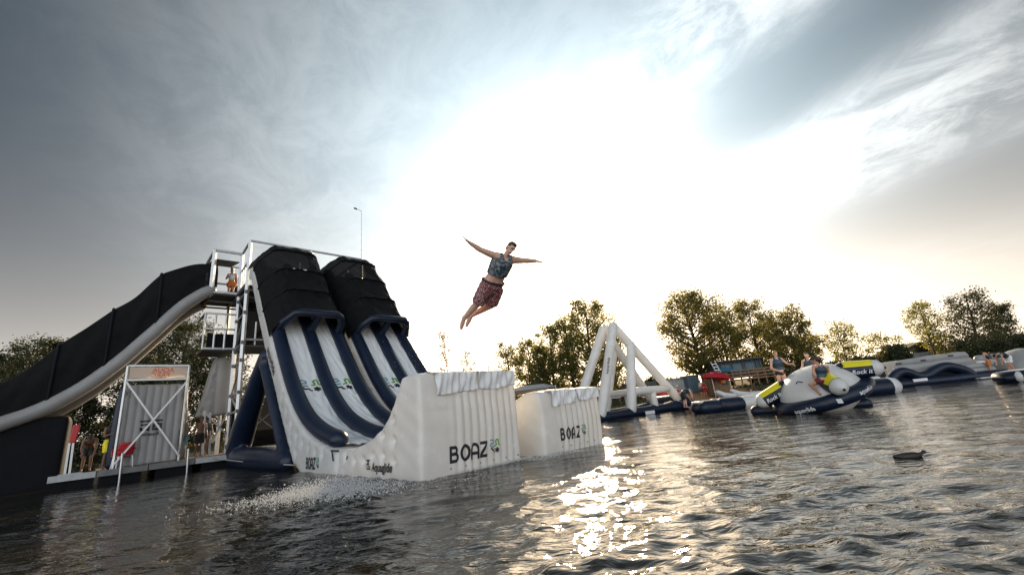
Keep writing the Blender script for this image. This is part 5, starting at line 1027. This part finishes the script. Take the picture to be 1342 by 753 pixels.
t = thing('inflatable_steps', 'grey ribbed inflatable block behind the bending bathers', 'inflatable', (G(1305, 480, 29)[0], 29, 0))
for k in range(4):
    mb = MB(); a, c = G(1283, 486 - k * 5.2, 29), G(1330, 481 - k * 5.2, 29); mb.tube([a, c], .26, 14); mb.build('tube', M['pvc_grey' if k % 2 else 'pvc_white'], t)
mb = MB(); a, c = G(1300, 489.5, 27.6), G(1350, 483.5, 27.6); mb.bar(a, c, 1.6, .25); mb.build('deck', M['pvc_white'], t, smooth=False); mb = MB(); mb.tube([a - np.array([0, .8, .2]), c - np.array([0, .8, .2])], .27, 12); mb.build('float', M['pvc_navy'], t)
t = thing('inflatable_dome', 'pale inflatable dome at the far end of the water park', 'inflatable', (G(1345, 484, 28)[0], 28, 0)); mb = MB(); c = G(1346, 483, 28); mb.ell(c, (1.4, 0, 0), (0, 1.4, 0), (0, 0, 1.3), 24, 14); mb.build('shell', M['pvc_grey'], t); mb = MB(); mb.tube([c + np.array([math.cos(a) * 1.5, math.sin(a) * 1.5, -.5]) for a in np.linspace(0, 2 * math.pi, 25)], .25, 10, cap=False); mb.build('ring', M['pvc_navy'], t)
# bathers bending over on that deck
def bend(px, py, Y, yaw, label, wear, h=1.7, zbase=None, hair='hair_dark', skin='skin_tan', grp=None):
    b = gy(px, py, Y)
    if zbase is not None: b[2] = zbase
    J, f, s = stand(b, yaw, h, neck=(.46, 0, 1.10), head=(.62, 0, 1.06), waist=(.10, 0, 1.02), pel=(-.12, 0, .88), hiL=(-.10, .09, .84), hiR=(-.10, -.09, .84), shL=(.42, .17, 1.06), shR=(.42, -.17, 1.06), elL=(.46, .2, .78), elR=(.46, -.2, .78), wrL=(.55, .16, .56), wrR=(.55, -.16, .56), haL=(.60, .15, .44), haR=(.60, -.15, .44), knL=(.05, .10, .46), knR=(.0, -.10, .46))
    return person('person', label, J, f, skin, hair, wear, False, s, group=grp)
bend(1327, 487, 26.9, R(178), 'bather in pale pink shorts bending over on the far deck', [('vest', 'vest_blue'), ('shorts', 'white_cloth')], 1.75)
J, f, s = stand(gy(1301, 489, 26.5), R(-60), 1.5, neck=(.2, 0, 1.2), head=(.28, 0, 1.32)); person('person', 'bather in orange shorts crouching beside the bending one', J, f, 'skin_tan', 'hair_dark', [('vest', 'vest_blue'), ('shorts', 'orange_cloth')], False, s)
J, f, s = stand(gy(1161, 506, 24.6), R(-120), 1.5); person('person', 'bather in dark vest at the start of the wave slide', J, f, 'skin_tan', 'hair_dark', [('vest', 'vest_blue'), ('shorts', 'black_cloth')], False, s)

# small raft
c = gz(1334, 500); c[2] = .22; t = thing('raft', 'rounded white inflatable raft with navy bow floating before the wave slide', 'raft', (c[0], c[1], 0)); d = nrm([.93, -.1, 0]); sd_ = np.array([-d[1], d[0], 0])
for q in (-.45, .45):
    mb = MB(); mb.tube([c + sd_ * q + d * x for x in (-.25, .5, 1.3, 2.2)], [.26, .30, .30, .28], 16); mb.build('side_tube', M['pvc_white'], t)
mb = MB(); mb.tube([c - sd_ * .55 - d * .1, c - d * .45 - sd_ * .2, c - d * .45 + sd_ * .2, c + sd_ * .55 - d * .1], .27, 14); mb.build('bow', M['pvc_navy'], t)
mb = MB(); mb.box(c + d * 1.0 - ZD * .12, d * 1.2, sd_ * .5, ZD * .06); mb.build('floor', M['pvc_grey'], t, smooth=False)

# ================================================================== BEACH
def ground(x, Y): return np.array([x, Y, land_z(x, Y)])
def gpx(px, Y, py=510): return ground(gy(px, py, Y)[0], Y)
def parasol(px, py_top, Y, wid, label, mat, txt=None, tilt_=0.0):
    b = gpx(px, Y); tp = gy(px, py_top, Y); hh = tp[2] - b[2]; t = thing('parasol', label, 'parasol', b); mb = MB(); mb.tube([b - ZD * .1, b + ZD * (hh - .1)], .03, 8); mb.build('pole', M['steel'], t)
    n = 6; a = np.array([tp[0], tp[1], tp[2]]); tx = np.array([math.cos(tilt_), 0, math.sin(tilt_)]); vs = [a]; 
    for ring_, dz in ((.55, .22), (1.0, .55)):
        for k in range(n): an = 2 * math.pi * (k + .5) / n; vs.append(a + tx * math.cos(an) * wid * ring_ + np.array([0, math.sin(an) * wid * ring_, 0]) - ZD * dz * wid * .75)
    for k in range(n): an = 2 * math.pi * (k + .5) / n; vs.append(vs[1 + n + k] - ZD * .18)
    fs = [(0, 1 + k, 1 + (k + 1) % n) for k in range(n)] + [(1 + k, 1 + n + k, 1 + n + (k + 1) % n, 1 + (k + 1) % n) for k in range(n)] + [(1 + n + k, 1 + 2 * n + k, 1 + 2 * n + (k + 1) % n, 1 + n + (k + 1) % n) for k in range(n)]
    mb = MB(); mb.add(vs, fs); cn = mb.build('canopy', M[mat], t, smooth=False)
    for k in range(n): mb = MB(); mb.bar(a - ZD * .03, vs[1 + n + k] - ZD * .02, .02); mb.build('rib', M['steel'], t, smooth=False)
    if txt:
        p = (vs[1 + n + 3] + vs[1 + n + 4]) / 2; q = (vs[0] * .45 + p * .55); text_on(txt, q - np.array([.42, .10, .02]), np.array([.30, 0, 0]), nrm(a - p) * .42, None, M['print_white'], 'canopy_lettering', t, off=.03)
parasol(936, 485.5, 41.0, 1.35, 'red parasol with white print beside the kiosk', 'red_cloth', 'VEDETT', R(-10))
parasol(948, 480.5, 43.5, 1.05, 'blue parasol rising above the kiosk roof', 'blue_cloth')
# kiosk and dark hut
b = gpx(941, 43.0); t = thing('kiosk', 'small wooden kiosk between the parasols and the dark hut', 'kiosk', b)
for k in range(9): mb = MB(); mb.box(b + np.array([-.75 + k * .19, -.9, 1.05]), (.088, 0, 0), (0, .03, 0), (0, 0, 1.05)); mb.build('plank', M['wood'], t, smooth=False)
mb = MB(); mb.box(b + np.array([0, 0, 1.05]), (.85, 0, 0), (0, .85, 0), (0, 0, 1.04)); mb.build('wall', M['wood'], t, smooth=False); mb = MB(); mb.box(b + np.array([0, -.1, 2.16]), (1.05, 0, 0), (0, 1.1, 0), (0, 0, .06)); mb.build('roof', M['hut_dark'], t, smooth=False)
mb = MB(); mb.box(b + np.array([.42, -.95, 1.35]), (.30, 0, 0), (0, .03, 0), (0, 0, .45)); mb.build('hatch', M['hut_dark'], t, smooth=False); mb = MB(); mb.box(b + np.array([.2, -.99, 1.25]), (.22, 0, 0), (0, .03, 0), (0, 0, .16)); mb.build('menu_sign', M['orange_cloth'], t, smooth=False)
b = gpx(976, 44.0); t = thing('beach_hut', 'dark raised hut with deck and railing under the trees', 'hut', b)
mb = MB(); mb.box(b + np.array([0, 1.2, 1.75]), (2.35, 0, 0), (0, 1.2, 0), (0, 0, .85)); mb.build('wall', M['hut_dark'], t, smooth=False)
for k in range(11): mb = MB(); mb.box(b + np.array([-2.2 + k * .44, -.03, 1.75]), (.02, 0, 0), (0, .03, 0), (0, 0, .84)); mb.build('wall_batten', M['container'], t, smooth=False)
for k in (-1.4, -.2, 1.1): mb = MB(); mb.box(b + np.array([k, -.02, 1.95]), (.42, 0, 0), (0, .015, 0), (0, 0, .35)); o = mb.build('window', M['container'], t, smooth=False)
mb = MB(); mb.box(b + np.array([0, 1.0, 2.66]), (2.55, 0, 0), (0, 1.6, 0), (0, 0, .06)); mb.build('roof', M['hut_dark'], t, smooth=False)
mb = MB(); mb.box(b + np.array([0, -.8, .72]), (2.5, 0, 0), (0, .8, 0), (0, 0, .06)); mb.build('deck', M['wood'], t, smooth=False)
for k in range(7): mb = MB(); mb.box(b + np.array([-2.4 + k * .8, -1.5, .85]), (.05, 0, 0), (0, .05, 0), (0, 0, .75)); mb.build('rail_post', M['wood'], t, smooth=False)
for z in (1.0, 1.3, 1.58): mb = MB(); mb.box(b + np.array([0, -1.56, z]), (2.45, 0, 0), (0, .025, 0), (0, 0, .055)); mb.build('rail', M['wood'], t, smooth=False)
for q in (-.22, .22): mb = MB(); mb.bar(b + np.array([-2.55 + q, -1.8, .1]), b + np.array([-3.05 + q, -1.2, 2.7]), .07); mb.build('ladder_rail', M['steel'], t, smooth=False)
for k in range(8): s_ = (k + .7) / 8.5; mb = MB(); c = b + np.array([-2.55 - .5 * s_, -1.8 + .6 * s_, .1 + 2.6 * s_]); mb.bar(c - np.array([.22, 0, 0]), c + np.array([.22, 0, 0]), .06); mb.build('rung', M['steel'], t, smooth=False)
# timber fence running on to the right
b = gpx(1010, 43.5); t = thing('timber_fence', 'brown timber fence continuing right of the dark hut', 'fence', b)
for k in range(4): mb = MB(); mb.box(b + np.array([-1.2 + k * .95, 0, .75]), (.06, 0, 0), (0, .06, 0), (0, 0, .9)); mb.build('post', M['wood'], t, smooth=False)
for z in (.5, .95, 1.4): mb = MB(); mb.box(b + np.array([.2, -.09, z]), (1.7, 0, 0), (0, .03, 0), (0, 0, .10)); mb.build('rail', M['wood'], t, smooth=False)
def cabin(px, Y, w, h, label, mat, nseg):
    b = gpx(px, Y); t = thing('beach_cabin', label, 'cabin', b, 'beach cabins'); mb = MB(); mb.box(b + np.array([0, .8, h / 2]), (w / 2, 0, 0), (0, .8, 0), (0, 0, h / 2)); mb.build('wall', M[mat], t, smooth=False)
    for k in range(nseg): mb = MB(); mb.box(b + np.array([-w / 2 + w * (k + .5) / nseg, -.03, h / 2]), (w / nseg * .30, 0, 0), (0, .03, 0), (0, 0, h / 2 * .94)); mb.build('panel', M[mat], t, smooth=False)
    mb = MB(); mb.box(b + np.array([0, .75, h + .05]), (w / 2 + .1, 0, 0), (0, .95, 0), (0, 0, .05)); mb.build('roof', M['steel_dark'], t, smooth=False)
cabin(911, 46, 1.3, 1.75, 'narrow blue grey cabin beside the big tree trunk', 'container', 5)
cabin(891, 47, 1.9, 1.55, 'wide pale grey cabin behind the end of the climbing frame', 'container_grey', 6)
# terrace: dark pontoon roof and board
b = gpx(838, 45.0); t = thing('bar_shelter', 'flat dark shelter roof with upright white board behind the climbing frame', 'shelter', b)
for x in (-1.3, 1.3):
    for y in (-.6, .6): mb = MB(); mb.bar(b + np.array([x, y, 0]), b + np.array([x, y, 1.15]), .09); mb.build('post', M['steel_dark'], t, smooth=False)
mb = MB(); mb.box(b + np.array([0, 0, 1.35]), (1.6, 0, 0), (0, .9, 0), (0, 0, .2)); mb.build('roof', M['hut_dark'], t, smooth=False); mb = MB(); mb.box(b + np.array([-.95, 0, 1.95]), (.3, .05, 0), (0, .02, 0), (.06, 0, .4)); mb.build('white_board', M['print_white'], t, smooth=False)
# red deck chairs in rows on the grass
proto = None
for k in range(16):
    px = 797 + (k % 8) * 10.6 + (k // 8) * 4; Y = 42.6 + (k // 8) * 1.3 + .25 * math.sin(k * 2.1); b = gpx(px, Y, 524); yaw = .35 * math.sin(k * 1.7)
    if proto is None:
        t = thing('deck_chair', 'red fabric deck chair on the grass behind the climbing frame', 'chair', b, 'red deck chairs on the bank'); proto = t
        mb = MB(); mb.grid(lambda i, j: b + np.array([-.27 + .54 * i, -.35 + .55 * j, .30 - .06 * math.sin(math.pi * j) + .10 * (1 - j)]), 3, 6); mb.build('seat', M['red_cloth'], t); mb = MB(); mb.grid(lambda i, j: b + np.array([-.27 + .54 * i, .20 + .28 * j, .28 + .55 * j]), 3, 5); mb.build('backrest', M['red_cloth'], t)
        for s_ in (-.3, .3): mb = MB(); mb.bar(b + np.array([s_, -.42, .42]), b + np.array([s_, .35, .0]), .04); mb.build('leg', M['wood'], t, smooth=False); mb = MB(); mb.bar(b + np.array([s_, -.30, .0]), b + np.array([s_, .50, .86]), .04); mb.build('leg', M['wood'], t, smooth=False)
        parts = list(t.children)
    else:
        r = proto.copy(); C.objects.link(r); r.location = tuple(b); r.rotation_euler = (0, 0, yaw)
        for ch in parts: q = ch.copy(); C.objects.link(q); q.parent = r
# low white tables between the chairs
for k in range(4):
    b = gpx(806 + k * 22, 41.9, 526); t = thing('low_table', 'low white table in front of the red deck chairs', 'table', b, 'low tables by the deck chairs'); mb = MB(); mb.box(b + ZD * .42, (.55, 0, 0), (0, .3, 0), (0, 0, .025)); mb.build('table_top', M['print_white'], t, smooth=False)
    for x in (-.45, .45):
        for y in (-.22, .22): mb = MB(); mb.bar(b + np.array([x, y, -.05]), b + np.array([x, y, .41]), .05); mb.build('leg', M['wood'], t, smooth=False)
# grey canopy roof between the two ramps
b = gpx(701, 41.5, 520); t = thing('party_tent', 'grey flat topped tent showing between the two ramps', 'tent', b); zt = gy(701, 505, 41.5)[2] - b[2]
for x in (-2.0, 2.0):
    for y in (-1.2, 1.2): mb = MB(); mb.bar(b + np.array([x, y, 0]), b + np.array([x, y, zt - .2]), .07); mb.build('post', M['steel'], t, smooth=False)
mb = MB(); mb.add([b + np.array(q) for q in ((-2.2, -1.4, zt - .35), (2.2, -1.4, zt - .35), (2.2, 1.4, zt - .35), (-2.2, 1.4, zt - .35), (-1.2, 0, zt + .1), (1.0, 0, zt + .1))], [(0, 1, 5, 4), (1, 2, 5), (2, 3, 4, 5), (3, 0, 4)]); mb.build('roof', M['container_grey'], t, smooth=False)
mb = MB(); mb.box(b + np.array([-.4, -1.42, zt - .55]), (1.7, 0, 0), (0, .02, 0), (0, 0, .18)); mb.build('valance', M['wood'], t, smooth=False)
# house roof far right
b = gpx(1215, 54, 480) - ZD * 1.5; t = thing('far_house', 'low house with dark pitched roof behind the wave slide', 'house', b); mb = MB(); mb.box(b + np.array([0, 2, 1.2]), (3.6, 0, 0), (0, 2.0, 0), (0, 0, 1.2)); mb.build('wall', M['container_grey'], t, smooth=False)
mb = MB(); mb.prism([(-4.2, 2.3), (0, 3.7), (4.2, 2.3), (4.2, 2.15), (0, 3.5), (-4.2, 2.15)], b + np.array([0, -.3, 0]), (1, 0, 0), (0, 0, 1), (0, 4.6, 0)); mb.build('roof', M['roof_tile'], t, smooth=False)
# inflatable kayaks drawn up on the sand
for k, (px, Y, yaw, lab) in enumerate(((966, 38.6, .15, 'white inflatable boat with grey seats at the sand edge'), (989, 38.2, -.1, 'white inflatable boat beside the man with hand on hip'))):
    b = gpx(px, Y, 522); b[2] = max(b[2], 0) + .12; t = thing('inflatable_boat', lab, 'boat', b); d = np.array([math.cos(yaw), math.sin(yaw), 0]); sd_ = np.array([-d[1], d[0], 0]); ph = [b - d * 1.7 + ZD * .55, b - d * 1.3 + ZD * .25, b - d * .6 + ZD * .08, b + d * .4 + ZD * .05, b + d * 1.5 + ZD * .12]
    for q in (-.38, .38): mb = MB(); mb.tube([p + sd_ * q * (.25 if i == 0 else 1) for i, p in enumerate(ph)], [.16, .23, .25, .25, .22], 12); mb.build('side_tube', M['pvc_white'], t)
    mb = MB(); mb.box(b + d * .1 - ZD * .08, d * 1.3, sd_ * .35, ZD * .05); mb.build('floor', M['pvc_grey'], t, smooth=False)
    for q in (-.4, .7): mb = MB(); mb.tube([b + d * q - sd_ * .4 + ZD * .2, b + d * q + sd_ * .4 + ZD * .2], .13, 10); mb.build('seat', M['pvc_dark'], t)
# people on the beach
def beach_person(px, Y, yaw, h, label, wear, hair='hair_dark', skin='skin_tan', long_hair=False, grp='people on the beach', zadd=0, py=520, **ov):
    b = gpx(px, Y, py) + ZD * zadd; J, f, s = stand(b, yaw, h, **ov); person('person', label, J, f, skin, hair, wear, long_hair, s, vox=.018, group=grp)
beach_person(941.5, 38.9, R(80), 1.66, 'dark haired woman in blue vest and black shorts standing beside the fair one', [('vest', 'vest_blue'), ('shorts', 'black_cloth')], 'hair_dark', 'skin', True)
beach_person(947.0, 38.8, R(100), 1.66, 'fair haired woman in blue vest and black shorts looking at the beach', [('vest', 'vest_blue'), ('shorts', 'black_cloth')], 'hair_fair', 'skin', True)
beach_person(986.5, 39.4, R(200), 1.72, 'person in blue vest with hand on hip by the boats', [('vest', 'vest_blue'), ('shorts', 'black_cloth')], 'hair_brown', 'skin', elL=(-.1, .42, 1.18), wrL=(.0, .22, 1.02), haL=(.05, .14, 1.0))
beach_person(921, 43.2, R(-60), 1.68, 'beachgoer in pale top near the big tree trunk', [('top', 'white_cloth'), ('shorts', 'black_cloth')])
beach_person(925.5, 43.0, R(-100), 1.68, 'beachgoer in bright red top under the big tree', [('top', 'red_cloth'), ('shorts', 'red_cloth')])
beach_person(907.5, 41.0, R(-40), 1.6, 'bare chested beachgoer in front of the blue grey cabin', [('shorts', 'black_cloth')])
beach_person(890, 42.0, R(-90), 1.6, 'beachgoer in red and white at the cabins', [('top', 'red_cloth'), ('shorts', 'white_cloth')])
bend(899, 533, 26.4, R(20), 'person in blue vest climbing out over the end of the climbing frame', [('vest', 'vest_blue'), ('shorts', 'black_cloth')], 1.6, zbase=.10, hair='hair_brown', skin='skin')

# ================================================================== WATER IN THE AIR AND ON THE SURFACE
def drops(name, pts, sizes, mat, label):
    V = []; F = []
    for p, r in zip(pts, sizes):
        o = len(V); V += [(p[0] + r, p[1], p[2]), (p[0] - r, p[1], p[2]), (p[0], p[1] + r, p[2]), (p[0], p[1] - r, p[2]), (p[0], p[1], p[2] + r), (p[0], p[1], p[2] - r)]
        F += [(o, o + 2, o + 4), (o + 2, o + 1, o + 4), (o + 1, o + 3, o + 4), (o + 3, o, o + 4), (o + 2, o, o + 5), (o + 1, o + 2, o + 5), (o + 3, o + 1, o + 5), (o, o + 3, o + 5)]
    me = bpy.data.meshes.new(name); me.from_pydata([tuple(map(float, v)) for v in V], [], F); me.shade_smooth(); me.materials.append(M[mat]); o = bpy.data.objects.new(name, me); C.objects.link(o); o['kind'] = 'stuff'; o['label'] = label; o['category'] = 'spray'; return o
rg = np.random.default_rng(99)
c = gz(425, 648); n = 13000; a = rg.normal(0, 1, (n, 3)); pts = c + np.stack([a[:, 0] * .60 + .05, a[:, 1] * .42, np.abs(a[:, 2]) * .12], 1); pts[:, 2] *= np.exp(-((pts[:, 0] - c[0]) / 1.2) ** 2); drops('splash', pts, np.clip(rg.lognormal(-5.6, .55, n), .0012, .016), 'droplet', 'spray thrown up beside the lettered slide')
pts = []; sz = []
Jc = {k: gy(*q) for k, q in Jp.items()}
segs = [('hiL', 'knL'), ('knL', 'anL'), ('hiR', 'knR'), ('knR', 'anR'), ('anR', 'toR'), ('pel', 'waist'), ('anL', 'toL')]
for k in range(560):
    a, b_ = segs[rg.integers(len(segs))]; p = Jc[a] + (Jc[b_] - Jc[a]) * rg.random(); d = nrm(rg.normal(0, 1, 3)); pts.append(p + d * rg.uniform(.07, .13)); sz.append(rg.uniform(.002, .0065))
for k in range(320):
    s_ = rg.random(); p = Jc['anL'] * (1 - s_) + W(-8.2, 5.6, 1.9) * s_; pts.append(p + rg.normal(0, .12 + .35 * s_, 3)); sz.append(rg.uniform(.002, .005))
for k in range(420):
    p = W(rg.uniform(-9.2, -7.1), rg.uniform(4.5, 7.0), rg.uniform(1.2, 3.0)); pts.append(p + rg.normal(0, .2, 3)); sz.append(rg.uniform(.002, .006))
drops('water_droplets', pts, sz, 'droplet', 'droplets trailing from the flying man')
# broken foam along the waterline of the ramps
pts = []; sz = []
for k in range(1500):
    q = rg.random(); p = W(-7.2 + abs(rg.normal(0, .10)), 4.9 + 2.3 * q ** .7, .0) if k % 3 else W(-6.9 + abs(rg.normal(0, .25)), 6.7 + 1.5 * rg.random(), 0); pts.append(p + np.array([0, 0, .012 + abs(rg.normal(0, .018))])); sz.append(rg.uniform(.004, .013))
c = gz(425, 648)
for k in range(2600):
    q = rg.normal(0, 1, 2); pts.append(c + np.array([q[0] * .80 + .1, q[1] * .40, .010 + abs(rg.normal(0, .008))])); sz.append(float(np.clip(rg.lognormal(-5.0, .5), .003, .018)))
drops('foam', pts, sz, 'foam', 'foam along the waterline of the ramps and under the spray')
# a duck on the water
c = gz(1190, 598.5) - ZD * .012; t = thing('duck', 'small dark duck floating alone on open water', 'duck', (c[0], c[1], 0)); d = np.array([.98, -.2, 0]); sd_ = np.array([.2, .98, 0]); mb = MB()
mb.tube([c - d * .15 + ZD * .035, c - d * .06 + ZD * .02, c + d * .06 + ZD * .02, c + d * .13 + ZD * .03], [.018, .05, .055, .03], 12); mb.tube([c + d * .11 + ZD * .03, c + d * .155 + ZD * .045, c + d * .175 + ZD * .06], [.03, .02, .02], 8); mb.ell(c + d * .185 + ZD * .062, d * .032, sd_ * .024, ZD * .024)
co, fc, _ = remesh(mb, .008, 3); mk('body', co, fc, M['hair_dark'], t); mb = MB(); mb.tube([c + d * .21 + ZD * .058, c + d * .245 + ZD * .05], [.011, .006], 6); mb.build('beak', M['wood'], t)

for o in bpy.data.objects:
    if '_loc' in o: del o['_loc']
